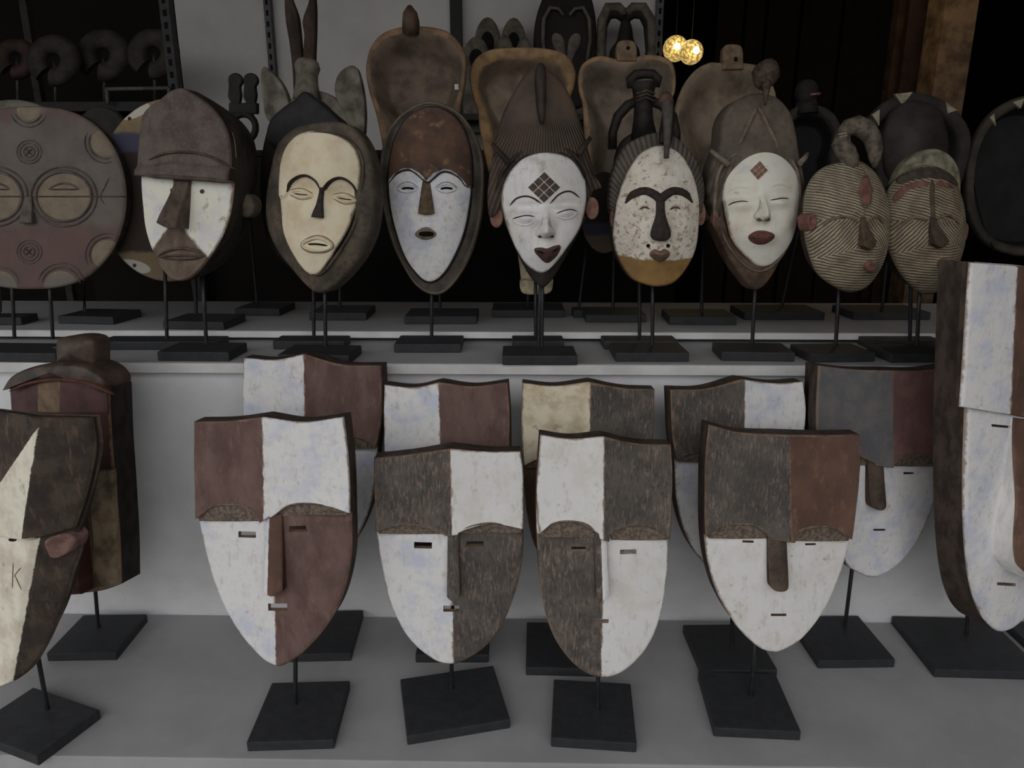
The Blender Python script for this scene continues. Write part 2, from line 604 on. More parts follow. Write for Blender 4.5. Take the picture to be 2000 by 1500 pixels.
for x in (-1.9, -.65, .65, 1.9):
    box_at('bench_leg', x - .02, x + .02, Y3 - .08, Y3 - .04, -.78, Z2 - .0145, MT['blackmetal'], bb)

ZC = 2.35
structure(box_at('wall_street_lightblock', -16, 16, -7.3, -7, -.78, 1.6, painted('street_lightblock_paint', (150, 146, 138), (136, 132, 126), 1.5), None, 0))  # unseen wall added across the street to block low sky light
structure(box_at('floor', -16, 16, -7.3, 9, -.80, -.78, MT['concrete'], None, 0))
structure(box_at('ceiling', -6, 6, -.75, 9, ZC, ZC + .05, MT['awning'], None, 0))
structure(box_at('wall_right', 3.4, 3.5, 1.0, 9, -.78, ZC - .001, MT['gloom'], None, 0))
structure(box_at('wall_side_lightblock', 2.35, 2.45, -2.2, 1.9, -.78, ZC - .001, painted('side_lightblock_paint', (84, 76, 68), (70, 64, 58), 2, .9), None, 0))  # unseen wall added to cut light from the right
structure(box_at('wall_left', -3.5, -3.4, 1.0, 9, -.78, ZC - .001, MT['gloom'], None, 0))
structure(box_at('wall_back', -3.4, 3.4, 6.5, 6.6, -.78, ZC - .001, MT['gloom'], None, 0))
# ------------------------------------------------------------------ two-tone shield masks (lower tier)
def shield_mat(name, q, seam_u, seam_l, browY, nose=None, off=0, wear=6.0):
    """q = paints of upper left, upper right, lower left, lower right; seams are polylines in mask px"""
    g = G(name, .72, .28)
    X, Y = g.px()
    wob = (g.nz(70, None, detail=4) - .5) * 7
    (xa, ya), (xb, yb) = seam_u
    su = X - ((Y - ya) * ((xb - xa) / (yb - ya)) + xa) + wob
    (xa, ya), (xb, yb) = seam_l
    sl = X - ((Y - ya) * ((xb - xa) / (yb - ya)) + xa) + wob
    P = {k: paint(g, k, off + i) for i, k in enumerate(dict.fromkeys(q))}
    fu, fl = g.sm(-1.2, 1.2, su), g.sm(-1.2, 1.2, sl)
    up = P[q[0]] if q[0] == q[1] else g.mix(fu, P[q[0]], P[q[1]])
    lo = P[q[2]] if q[2] == q[3] else g.mix(fl, P[q[2]], P[q[3]])
    def seamwear(c, d):
        f = g.sm(4.5, .6, d.abs() + (g.nz(45, None, detail=7, rough=.7) - .42) * 22)
        return g.mix(f * .65, c, (134, 102, 78))
    if q[0] != q[1]: up = seamwear(up, su)
    if q[2] != q[3]: lo = seamwear(lo, sl)
    bl = browY if isinstance(browY, tuple) else (0, browY, 1, browY)
    Yb = Y - ((X - bl[0]) * ((bl[3] - bl[1]) / (bl[2] - bl[0])) + bl[1])
    c = g.mix(g.sm(-2, 2, Yb), up, lo)
    c = worn(g, c, (140, 110, 84), wear, (74, 62, 54))
    grain = g.nz(160, None, detail=6, st=(1, 1, .3)) + g.nz(40, None, detail=3) * .6
    return g.out(c, grain, .35, .0016)

MT['lens'] = None
g = G('worn_brow_wood', .7)
c = g.mix(g.nz(200, .36, .66, 7), (84, 75, 67), (126, 110, 95))
MT['lens'] = g.out(g.mix(g.nz(120, .5, .7, 5, off=4) * .5, c, (54, 48, 45)), g.nz(200, None, detail=5), .3, .001)

def shield(label, out, seam_u, seam_l, q, browL, browR, nose, eyes, mouth, base, foot, rodtop, yaw=0, tilt=4, depth=34, ymax=None,
           nose_cols=None, bd=.135, ridge=9, nose_h=(10, 26), step_h=11, z=0, off=0, fwd=.02, group='two-tone shield masks on the lower shelf',
           width=None, name='shield_mask'):
    """browL/browR: (x0,y0),(xm,ym),(x1,y1), flat bottom y.  nose: x0,x1 at top, x0,x1 at bottom, y0, y1, rounded"""
    xs = [p[0] for p in out]; ys = [p[1] for p in out]
    cx, cy = (min(xs) + max(xs)) / 2, (min(ys) + max(ys)) / 2
    s = on_base(name, label, 'mask', base[0], base[1], z, foot, rodtop, bd, yaw, tilt, fwd, ymax=ymax, at=(cx, cy), group=group, width=width)
    by = (browL[3] + browR[3]) / 2
    hw = (max(xs) - min(xs)) / 2
    m = shield_mat('painted_' + str(len(bpy.data.materials)), q, seam_u, seam_l, (min(xs), browL[3] - 9, max(xs), browR[3] - 9), off=off)
    m2 = shield_mat('forehead_' + str(len(bpy.data.materials)), (q[0], q[1], q[0], q[1]), seam_u, seam_u, by, off=off)
    def seamx(Y):
        (xa, ya), (xb, yb) = seam_u if Y < by else seam_l
        return xa + (Y - ya) * (xb - xa) / (yb - ya)
    def face(X, Y, r=0, d=0):
        t = abs(X - seamx(max(Y, min(ys)))) / hw
        return 6 * (1 - t * t) + 5 * (1 - r * r)
    def face0(X, Y):
        t = abs(X - seamx(Y)) / hw
        return 6 * (1 - t * t) + 3
    cuts = []
    for (x0, y0, x1, y1), sl in ((eyes[0], 0), (eyes[1], 0), (mouth, 0)) if eyes else ():
        a = eyes[2] if len(eyes) > 2 else 0
        cuts.append(([(x0, y0), (x1, y0 + a), (x1, y1 + a), (x0, y1)], 40, -30))
    body = s.relief('mask_body', out, face, m, back=lambda X, Y, r, d: -depth if r > .9 else -2, nr=26, nb=4, step=5, cut=cuts or None,
                    fillet=3.5)
    if cuts: body.data.materials.append(MT['slot'])
    # forehead block, proud of the face, split by its centre ridge
    up = [p for p in out]
    top = [p for p in up if p[1] < by - 8]
    # order the top points starting left-bottom going clockwise
    i0 = next(i for i in range(len(up)) if up[i][1] < by - 8 and up[i - 1][1] >= by - 8)
    order = [up[(i0 + j) % len(up)] for j in range(len(up))]
    order = [p for p in order if p[1] < by - 8]
    grow = 1.0
    fo = [((p[0] - cx) * grow + cx, p[1]) + tuple(p[2:]) for p in order]
    (lx0, ly0), (lxm, lym), (lx1, ly1), lb = browL
    (rx0, ry0), (rxm, rym), (rx1, ry1), rb = browR
    sx = seamx(by - 1)
    fo += [(rx1 + 2, ry1, 1), ((rx1 + rxm) / 2 + 6, rym + 5), (rxm, rym), ((rx0 + rxm) / 2 - 5, rym + 6), (rx0 - 1, ry0, 1), (rx0 - 3, rb - 1, 1),
           (lx1 + 3, lb - 1, 1), (lx1 + 1, ly1, 1), ((lx1 + lxm) / 2 + 5, lym + 6), (lxm, lym), ((lx0 + lxm) / 2 - 6, lym + 5), (lx0 - 2, ly0, 1)]
    Hmax = max(ys) - min(ys)
    def fore(X, Y, r, d):
        t = abs(X - seamx(min(Y, by - 1))) / hw
        return step_h + 6 + ridge * (1 - min(1, t)) ** 1.8 + 3 * t ** 3 + 3 * sstep(by - 60, by, Y)
    fc = (seamx((min(ys) + by) / 2), (min(ys) + by) / 2 - 12)
    s.relief('forehead', fo, fore, m2, back=-5, nr=18, nb=2, step=5, center=fc, fillet=3, wall=1, h0=15)
    # lens-shaped under-brow panels
    for (x0, y0), (xm, ym), (x1, y1), b in (browL, browR):
        le = [(x0, y0 - 3, 1), ((x0 + xm) / 2 - 5, ym), (xm, ym - 6), ((x1 + xm) / 2 + 5, ym), (x1, y1 - 3, 1), (x1 - 2, b, 1), ((x0 + x1) / 2, b + 1), (x0 + 2, b, 1)]
        s.relief('brow_panel', le, lambda X, Y, r, d: max(15 - 2 * sstep(ym, b, Y), face(X, Y, 0) + 1.5), MT['lens'], back=-3, nr=5, nb=2, step=5, fillet=2, wall=1, h0=13,
                 center=((x0 + x1) / 2, (ym + b) / 2 + 2))
        s.strip('brow_line', [(x0, y0), ((x0 + xm) / 2 - 5, ym + 5), (xm, ym), ((x1 + xm) / 2 + 5, ym + 5), (x1, y1)], 4, 2.2, MT['lens'],
                on=lambda X, Y: 18 + ridge * (1 - min(1, abs(X - sx) / hw)) ** 1.8)
    # nose
    x0, x1, x2, x3, y0, y1, rnd = nose
    ncol = nose_cols or ('umber', None)
    g = G('nose_paint', .7)
    X, Y = g.px()
    c = paint(g, ncol[0], 3)
    if ncol[1]:
        c2 = paint(g, ncol[1], 5)
        t = (Y - y0) * ((x2 - x0) / (y1 - y0)) + x0
        wdn = ncol[2]
        c = g.mix(g.sm(-1, 1, X - t - wdn + (g.nz(90, None) - .5) * 4), c, c2) if ncol[2] > 0 else c
    nm = g.out(worn(g, c, (120, 92, 72), 2.2, (84, 66, 56)), g.nz(160, None, detail=5, st=(1, 1, .4)), .3, .0012)
    no = ([(x0, y0, 1), (x1, y0, 1), (x3, y1 - 8), (x3 - 5, y1), (x2 + 5, y1), (x2, y1 - 8)] if rnd else
          [(x0, y0, 1), (x1, y0, 1), (x3, y1 - 2, 1), ((x2 + x3) / 2, y1 + 6), (x2, y1 - 1, 1)])
    def nh(X, Y, r, d):
        t = sstep(y0, y1, Y)
        xm = (x0 + x1) / 2 * (1 - t) + (x2 + x3) / 2 * t
        wn_ = ((x1 - x0) * (1 - t) + (x3 - x2) * t) / 2
        return face0(X, Y) + nose_h[0] + (nose_h[1] - nose_h[0]) * (Y - y0) / (y1 - y0) - 4 * min(1.3, abs(X - xm) / wn_) ** 2
    s.relief('nose', no, nh, nm, back=lambda X, Y, r, d: 1, nr=8, nb=2, step=4, fillet=2.5, wall=1, h0=(sum(nose_h) / 2 + 9))
    return s

GB = YR - .004      # riser face: keeps the rear bases off the panel
shield('shield mask, maroon upper left and lower right, white opposite, leftmost of the front row',
       [(380, 823, 1), (450, 821), (518, 812, 1), (594, 823), (673, 813, 1), (682, 891), (686, 1000), (686, 1085), (668, 1168), (638, 1223), (593, 1273), (558, 1296),
        (541, 1299), (510, 1281), (461, 1223), (422, 1146), (402, 1080), (388, 1016), (380, 919)],
       ((517, 812), (521, 1012)), ((540, 1018), (542, 1298)), ('maroon', 'white', 'white', 'maroon'),
       ((386, 1013), (448, 985), (510, 1013), 1018), ((535, 1008), (599, 983), (681, 999), 1006),
       (513, 545, 516, 553, 1008, 1156, 0), ((470, 1034, 505, 1046), (569, 1023, 604, 1035)), (528, 1174, 565, 1188),
       ((481, 1450), (652, 1445)), (577, 1375), (577, 1230), yaw=-5, nose_cols=('white', 'rust', 9), off=1)
shield('shield mask, grey-brown upper left and lower right, white opposite, second in the front row',
       [(731, 894, 1), (805, 886), (881, 873, 1), (950, 881), (1017, 881, 1), (1022, 919), (1023, 1030), (1017, 1113), (992, 1196), (959, 1251), (920, 1281), (884, 1295),
        (848, 1287), (798, 1245), (765, 1185), (746, 1113), (735, 1043), (733, 1002), (731, 936)],
       ((881, 873), (884, 1040)), ((884, 1040), (886, 1296)), ('dark', 'chalk', 'white', 'dark'),
       ((737, 1038), (793, 1024), (868, 1040), 1043), ((898, 1036), (959, 1021), (1020, 1032), 1041),
       (873, 894, 873, 899, 1040, 1166, 0), ((810, 1055, 845, 1067), (912, 1053, 945, 1063)), (867, 1178, 898, 1190),
       ((795, 1438), (997, 1405)), (882, 1345), (882, 1230), yaw=0, nose_cols=('dark', None), off=2, ridge=12)
shield('shield mask, white upper left and lower right, charcoal opposite, third in the front row',
       [(1055, 848, 1), (1113, 856), (1177, 850, 1), (1240, 865), (1310, 868, 1), (1313, 924), (1310, 1020), (1306, 1057), (1303, 1127), (1289, 1207), (1263, 1265), (1220, 1308),
        (1183, 1321), (1145, 1313), (1103, 1276), (1073, 1223), (1057, 1153), (1049, 1052), (1048, 967)],
       ((1178, 850), (1177, 1045)), ((1176, 1045), (1173, 1321)), ('chalk', 'dark', 'dark', 'chalk'),
       ((1055, 1039), (1108, 1018), (1167, 1039), 1050), ((1191, 1041), (1241, 1025), (1305, 1052), 1055),
       (1163, 1187, 1164, 1190, 1042, 1164, 0), ((1115, 1064, 1144, 1073), (1209, 1069, 1241, 1078)), (1158, 1204, 1187, 1212),
       ((1076, 1441), (1244, 1452)), (1168, 1385), (1168, 1255), yaw=3, nose_cols=('dark', 'chalk', 12), off=3)
shield('shield mask, charcoal and rust forehead over a cream-white face, rightmost of the front row',
       [(1383, 828, 1), (1440, 843), (1537, 847, 1), (1609, 849), (1678, 848, 1), (1679, 913), (1671, 999), (1660, 1058), (1639, 1127), (1609, 1191), (1567, 1244), (1535, 1265),
        (1511, 1272), (1481, 1263), (1439, 1223), (1401, 1159), (1383, 1100), (1376, 1044), (1375, 967), (1377, 887)],
       ((1537, 846), (1541, 1052)), ((1520, 1052), (1511, 1272)), ('dark', 'rust', 'chalk', 'chalk'),
       ((1383, 1041), (1444, 1023), (1503, 1049), 1052), ((1550, 1047), (1599, 1028), (1660, 1053), 1057),
       (1505, 1541, 1506, 1540, 1040, 1152, 1), ((1447, 1052, 1468, 1056), (1568, 1057, 1589, 1061)), (1502, 1194, 1532, 1199),
       ((1395, 1421), (1565, 1429)), (1467, 1358), (1477, 1230), yaw=5, nose_cols=('umber', None), nose_h=(12, 26), off=4)
shield('shield mask with blue-white and maroon forehead, behind the leftmost front one',
       [(477, 698, 1), (538, 702), (598, 690, 1), (668, 711), (746, 713, 1), (748, 808), (737, 876), (734, 930), (724, 985), (700, 1045), (665, 1090), (615, 1118), (590, 1118), (550, 1095), (515, 1040),
        (494, 975), (480, 880), (475, 790)],
       ((598, 690), (600, 872)), ((600, 872), (602, 1118)), ('white', 'maroon', 'maroon', 'white'),
       ((480, 868), (535, 850), (590, 868), 874), ((612, 868), (672, 852), (735, 872), 877),
       (590, 612, 592, 614, 866, 985, 0), None, None,
       ((548, 1276), (686, 1273)), (628, 1225), (620, 1090), yaw=-4, ymax=GB, fwd=.03, off=5, nose_cols=('maroon', None))
shield('shield mask with blue-white and maroon forehead, behind the second front one',
       [(751, 751, 1), (809, 756), (860, 745, 1), (925, 754), (992, 746, 1), (996, 808), (996, 900), (985, 985), (958, 1050), (915, 1098), (878, 1108), (840, 1095), (790, 1045), (762, 975),
        (752, 890), (750, 810)],
       ((859, 745), (862, 905)), ((862, 905), (876, 1108)), ('white', 'maroon', 'maroon', 'white'),
       ((757, 902), (805, 888), (850, 902), 907), ((876, 902), (930, 888), (992, 902), 907),
       (850, 874, 852, 876, 900, 1010, 0), None, None,
       ((813, 1270), (955, 1270)), (884, 1240), (884, 1080), yaw=-2, ymax=GB, fwd=.06, off=6, nose_cols=('maroon', None))
shield('shield mask with stained cream and dark brown forehead, behind the third front one',
       [(1020, 747, 1), (1081, 753), (1150, 744, 1), (1215, 757), (1278, 760, 1), (1274, 860), (1268, 930), (1250, 1010), (1215, 1080), (1165, 1125), (1135, 1130), (1095, 1115), (1052, 1080),
        (1032, 1020), (1022, 920), (1018, 830)],
       ((1152, 744), (1150, 915)), ((1150, 915), (1145, 1130)), ('cream', 'dark', 'rust', 'cream'),
       ((1025, 908), (1080, 892), (1136, 908), 914), ((1160, 908), (1210, 894), (1266, 912), 917),
       (1138, 1160, 1138, 1162, 906, 1020, 0), None, None,
       ((1027, 1303), (1168, 1306)), (1097, 1262), (1110, 1090), yaw=0, ymax=GB, off=7, nose_cols=('rust', None))
shield('shield mask with brown and blue-white forehead, half hidden behind the rightmost front one',
       [(1308, 760, 1), (1375, 759), (1445, 739, 1), (1513, 748), (1567, 745, 1), (1573, 800), (1570, 900), (1560, 980), (1530, 1055), (1490, 1110), (1440, 1135), (1405, 1128), (1383, 1111), (1343, 1052),
        (1322, 977), (1318, 900), (1312, 849)],
       ((1450, 740), (1448, 900)), ((1448, 900), (1440, 1135)), ('dark', 'white', 'white', 'dark'),
       ((1321, 896), (1375, 882), (1432, 896), 903), ((1460, 896), (1510, 882), (1562, 894), 902),
       (1434, 1458, 1434, 1458, 895, 1010, 0), None, None,
       ((1372, 1310), (1519, 1308)), (1430, 1255), (1430, 1090), yaw=7, fwd=.04, ymax=GB, off=8, nose_cols=('dark', None))
shield('shield mask with slate and plum forehead over a white face, beside the tall right-hand mask',
       [(1596, 713, 1), (1667, 721), (1737, 722, 1), (1802, 723), (1856, 716, 1), (1854, 810), (1845, 912), (1825, 975), (1796, 1045), (1755, 1098), (1714, 1124), (1690, 1124),
        (1652, 1101), (1626, 1033), (1608, 969), (1597, 904), (1592, 822)],
       ((1736, 722), (1735, 905)), ((1718, 905), (1710, 1125)), ('slate', 'plum', 'white', 'white'),
       ((1602, 900), (1650, 886), (1700, 902), 909), ((1738, 904), (1784, 888), (1845, 908), 911),
       (1703, 1733, 1703, 1731, 898, 994, 1), ((1640, 917, 1662, 921), (1757, 919, 1778, 923)), (1699, 1029, 1722, 1033),
       ((1597, 1286), (1746, 1284)), (1650, 1225), (1668, 1080), yaw=12, ymax=GB, fwd=.075, off=9, nose_cols=('umber', None), nose_h=(12, 24))
# ------------------------------------------------------------------ face masks on the upper ledge
def bumps(X, Y, L):
    return sum(h * math.exp(-((X - x) / sx) ** 2 - ((Y - y) / sy) ** 2) for x, y, sx, sy, h in L)
def dome(cx, cy, rx, ry, h0, hd, L=(), p=2.0, amp=1.5):
    def H0(X, Y):
        return h0 + hd * (1 - min(1.4, math.sqrt(((X - cx) / rx) ** 2 + ((Y - cy) / ry) ** 2)) ** p)
    if L: L = [Piece.cur.remap([(x, y)], H0)[0] + (sx, sy, h * amp) for x, y, sx, sy, h in L]
    def H(X, Y, r=0, d=0):
        q = math.sqrt(((X - cx) / rx) ** 2 + ((Y - cy) / ry) ** 2)
        return h0 + hd * (1 - min(1.4, q) ** p) + bumps(X, Y, L)
    return H
def hollow_back(D, t=9):
    return lambda X, Y, r, d: -D if r > .9 else -D * .4
def pmat(name, fn, rough=.72, wear=None, side=(70, 58, 50), bump=None, bs=.3):
    g = G(name, rough)
    c = fn(g)
    if wear is not None: c = worn(g, c, wear[0], wear[1], side)
    return g.out(c, bump(g) if bump else g.nz(150, None, detail=6) + g.nz(30, None, detail=3) * 2.2, bs, .0012)
def grooves(g, cx, cy, n, w=.5):
    X, Y = g.px()
    a = g.m('ARCTAN2', X - cx, Y - cy)
    return ((a * n).sin() * .5 + .5)
def slit(s, name, pts, w, mat, on, h=.6):
    return s.strip(name, pts, w, h, mat, on=on, sink=2)

MT['crease'] = plain('crease_shade_grime', col=(132, 114, 90), sc=120)  # strip colour: painted recess shade together with dirt, along lids and lips
MT['crease_grey'] = plain('crease_shade_grime_grey', col=(128, 124, 120), sc=120)  # greyer strip colour, again painted recess shade plus dirt, over the lids
MT['brow_dark'] = plain('brow_stain', col=(58, 50, 46), sc=120)
MT['slit'] = plain('slit_black', col=(20, 18, 17), rough=.9)
MT['pinkwood'] = plain('pink_ochre_wood', col=(138, 98, 86), sc=60)
MT['umber'] = plain('umber_wood', kind='umber')
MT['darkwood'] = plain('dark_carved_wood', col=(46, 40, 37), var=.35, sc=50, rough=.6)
MT['redlip'] = plain('red_brown_lip', col=(112, 70, 62), sc=90)
MT['paleskin'] = plain('pale_kaolin', kind='chalk')
g = G('hood_wood', .7)
c = g.mix(g.nz(24, .35, .66, 6), (66, 60, 53), (98, 88, 74))
c = g.mix(g.nz(120, .5, .68, 7, .7) * .6, c, (44, 40, 37))
MT['hood'] = g.out(c, g.nz(110, None, detail=7), .4, .0015)

# ---- cream heart-faced mask in a brown hood
s = on_base('hooded_face_mask', 'cream heart-shaped face with thin arched brows in a grey-brown hood', 'mask', (542, 692), (681, 694), Z1, (636, 676), (634, 530),
            depth=.085, yaw=-9, tilt=3, fwd=.02, at=(630, 400))
hood = [(634, 237), (580, 247), (544, 278), (528, 332), (519, 386), (521, 440), (540, 487), (573, 530), (602, 562), (623, 573), (648, 564), (684, 530), (713, 487), (729, 440),
        (733, 386), (729, 332), (716, 285), (690, 249), (663, 238)]
s.relief('hood', hood, lambda X, Y, r, d: 26 - 24 * r ** 3.2 - 24 * sstep(.72, .55, r), MT['hood'], back=hollow_back(42), nr=20, center=(630, 400), fillet=6, step=5)
fo = [(630, 259), (591, 265), (562, 296), (553, 350), (555, 404), (564, 458), (584, 501), (605, 530), (620, 537), (638, 526), (666, 487), (692, 440), (704, 386), (710, 332), (702, 296), (677, 271)]
H = dome(631, 390, 80, 148, 20, 20, [(590, 372, 26, 15, -9), (672, 378, 26, 15, -9), (590, 380, 16, 6, 5), (674, 388, 16, 6, 5), (620, 477, 26, 16, 5), (628, 395, 10, 40, 3), (632, 310, 50, 40, 3)])
H_ = H
bc = s.remap([(556, 384), (560, 375), (568, 355), (580, 346), (594, 343), (606, 347), (616, 354), (628, 377), (636, 366), (645, 355), (656, 349), (666, 348), (678, 353), (688, 361), (699, 386)], H_)
bcx, bcy = [p[0] for p in bc], [p[1] for p in bc]
def H(X, Y, r=0, d=0):
    b = interp(bcx, bcy, X)
    return H_(X, Y) - 6 * sstep(b - 1, b + 3, Y) * sstep(b + 75, b + 25, Y)
def f(g):
    c = g.mix(g.nz(26, .35, .7, 5), (222, 208, 178), (204, 186, 154))
    c = g.mix(g.nz(14, .55, .72, 3, off=3) * .5, c, (214, 200, 190))
    return g.mix(g.nz(120, .64, .76, 6, off=5) * .6, c, (150, 128, 98))
m = pmat('cream_face_paint', f, wear=((132, 114, 88), 5))
s.relief('face', fo, H, m, back=8, nr=34, nb=2, step=3.5, fillet=4)
s.strip('hood_rim', fo, 5, 4, MT['hood'], on=lambda X, Y: H(X, Y) - 4, closed=True)
for p in ([(560, 375), (568, 355), (594, 343), (616, 354), (628, 376)], [(629, 378), (645, 355), (666, 348), (688, 361), (699, 386)]):
    s.strip('brow', p, 5.5, 5.0, MT['brow_dark'], on=H)
s.patch('nose', [(624, 366, 1), (631, 366, 1), (632, 395), (633, 426, 1), (612, 424, 1), (620, 398)], lambda X, Y, r, d: 2 + 9 * sstep(366, 424, Y), MT['brow_dark'], on=H, center=(626, 402))
for cx, cy, t in ((588, 379, .06), (674, 388, .1)):
    up = [(cx - 24, cy - 2 - 24 * t), (cx, cy - 7), (cx + 24, cy + 2 + 24 * t)]
    lo = [(cx - 24, cy - 2 - 24 * t), (cx, cy + 7), (cx + 24, cy + 2 + 24 * t)]
    s.strip('eyelid', up, 5, 4.5, m, on=H); s.strip('eyelid', lo, 5, 4, m, on=H)
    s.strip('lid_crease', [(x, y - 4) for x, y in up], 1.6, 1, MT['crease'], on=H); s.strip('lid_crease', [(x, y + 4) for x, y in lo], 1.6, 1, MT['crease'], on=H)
    slit(s, 'eye_slit', [(cx - 14, cy - 1 - 10 * t), (cx, cy + 1), (cx + 15, cy + 1 + 12 * t)], 2.6, MT['brow_dark'], H, 1)
s.strip('lip', [(592, 478), (606, 468), (622, 465), (638, 470), (648, 481), (636, 488), (618, 490), (602, 487)], 7, 6, m, on=H, closed=True)
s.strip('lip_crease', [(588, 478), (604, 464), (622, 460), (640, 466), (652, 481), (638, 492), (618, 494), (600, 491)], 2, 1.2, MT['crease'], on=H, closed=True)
slit(s, 'mouth_slit', [(601, 477), (620, 477), (640, 480)], 4, MT['slit'], H, 1.5)

# ---- white face with rust forehead in a dark oval rim
s = on_base('oval_rim_mask', 'oval mask with rust forehead, white lower face and dark double rim', 'mask', (769, 672), (900, 672), Z1, (843, 657), (843, 540), depth=.085, yaw=2, tilt=4,
            fwd=.02, at=(840, 390))
ro = [(845, 198), (803, 210), (767, 242), (746, 292), (741, 332), (744, 386), (755, 440), (769, 483), (789, 523), (814, 559), (845, 576), (872, 569), (904, 530), (926, 483), (942, 422),
      (947, 350), (944, 307), (929, 264), (897, 220)]
def rimh(X, Y, r, d):
    return 12 - 8 * r ** 4 + 5 * gs(d - 4, 3.5) - 4 * gs(d - 11, 3)
def f(g):
    rim, sd = g.rim()
    c = g.mix(g.nz(28, .35, .66, 6), (58, 54, 50), (84, 78, 70))
    return g.mix(g.sm(9, 3, rim + (g.nz(90, None) - .5) * 8) * .6, c, (118, 104, 84))
s.relief('rim', ro, rimh, pmat('rim_wood', f, wear=((112, 98, 78), 3)), back=hollow_back(40), nr=24, center=(841, 380), fillet=5, step=5)
fo = [(839, 210), (800, 228), (774, 267), (762, 314), (759, 364), (765, 415), (776, 458), (792, 501), (814, 534), (837, 551), (861, 541), (886, 505), (908, 451), (920, 386), (922, 332), (918, 289),
      (900, 242), (872, 217)]
browx = [(759, 358), (765, 350), (778, 337), (800, 332), (818, 343), (830, 354), (836, 357), (845, 350), (864, 336), (882, 338), (900, 350), (909, 363), (922, 367)]
bx, by_ = [p[0] for p in browx], [p[1] for p in browx]
def H(X, Y, r=0, d=0):
    q = math.sqrt(((X - 841) / 82) ** 2 + ((Y - 380) / 172) ** 2)
    b = interp(bx, by_, X)
    return 10 + 30 * (1 - min(1.3, q) ** 2.2) + 7 * sstep(b + 2, b - 3, Y) + bumps(X, Y, [(796, 368, 18, 6, 5), (872, 369, 18, 6, 5), (832, 456, 20, 13, 9), (834, 390, 12, 40, 4), (790, 410, 22, 24, 3), (884, 410, 22, 24, 3)])
def f(g):
    X, Y = g.px()
    # brow line as two arcs
    l = ((X - 798) / 40).sq() * 26 + 332
    r_ = ((X - 872) / 40).sq() * 28 + 335
    b = l.min(r_).min(g.m('ADD', X * 0, 366))
    w = paint(g, 'white', 2)
    w = g.mix(g.nz(70, .5, .66, 6, off=4) * .5, w, (178, 184, 198))
    ru = g.mix(g.nz(22, .35, .66, 6), (100, 74, 58), (74, 57, 49))
    ru = g.mix(g.nz(40, .54, .72, 6, off=2) * .7, ru, (146, 112, 82))
    c = g.mix(g.sm(-1.5, 1.5, Y - b + (g.nz(120, None) - .5) * 5), ru, w)
    return c
m = pmat('rust_and_white_paint', f, wear=((92, 78, 64), 3))
s.relief('face', fo, H, m, back=2, nr=34, nb=2, step=3.5, fillet=4)
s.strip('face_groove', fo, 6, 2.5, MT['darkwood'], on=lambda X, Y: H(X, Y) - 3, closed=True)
s.strip('brow', browx, 4, 2.2, MT['brow_dark'], on=lambda X, Y: H(X, interp(bx, by_, X) + 2) + 2)
s.patch('nose', [(825, 354, 1), (840, 354, 1), (849, 417, 1), (833, 420), (817, 417, 1)], lambda X, Y, r, d: 3 + 9 * sstep(352, 418, Y) - 3 * abs(X - 833) / 14, plain('nose_brown', col=(104, 86, 66), sc=90), on=H)
for cx in (796, 872):
    s.strip('eyelid', [(cx - 20, 368), (cx - 8, 361), (cx + 8, 361), (cx + 20, 369)], 4, 4, m, on=H)
    s.strip('eyelid', [(cx - 20, 369), (cx - 8, 375), (cx + 8, 375), (cx + 20, 370)], 4, 3.5, m, on=H)
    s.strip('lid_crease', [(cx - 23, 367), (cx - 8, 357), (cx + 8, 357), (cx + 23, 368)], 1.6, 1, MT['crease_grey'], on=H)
    slit(s, 'eye_slit', [(cx - 12, 369), (cx, 367), (cx + 13, 369)], 4.5, MT['slit'], H, 1)
s.patch('lips', [(810, 457), (822, 446), (834, 443), (846, 449), (853, 458), (844, 466), (830, 469), (817, 465)], lambda X, Y, r, d: 5 - 4 * r * r, plain('lip_tan', col=(140, 124, 100), sc=90), on=H)
s.patch('mouth_opening', [(818, 457), (832, 452), (848, 457), (832, 462)], 5.6, MT['slit'], on=H, fillet=1)

# ---- the two white-faced masks with tall coiffures
def tile_diamond(s, top, right, bottom, left, H, mat, h=3.2, gap=.065, name='scar_tile'):
    T, Rr, B, L = (Vector(p) for p in (top, right, bottom, left))
    def P(a, b): return T + (Rr - T) * a + (L - T) * b
    for i in range(3):
        for j in range(3):
            a0, a1 = (i + gap) / 3, (i + 1 - gap) / 3
            b0, b1 = (j + gap) / 3, (j + 1 - gap) / 3
            q = [P(a0, b0), P(a1, b0), P(a1, b1), P(a0, b1)]
            s.patch(name, [(v.x, v.y, 1) for v in q], h, mat, on=H, nr=2, step=20, fillet=.8)

def hair_mat(name, cx, cy, n, c1, c2, dark, y0, y1):
    g = G(name, .6, .35)
    X, Y = g.px()
    c = g.mix(g.nz(18, .35, .68, 5), c1, c2)
    st = grooves(g, cx, cy, n)
    k = g.sm(y0, y1, Y + (g.nz(30, None) - .5) * 20)
    c = g.mix(g.sm(.3, .75, st) * k * .75, c, dark)
    return g.out(c, g.mix(k, g.nz(120, None, detail=5), st * -1 + 1), .55, .002)

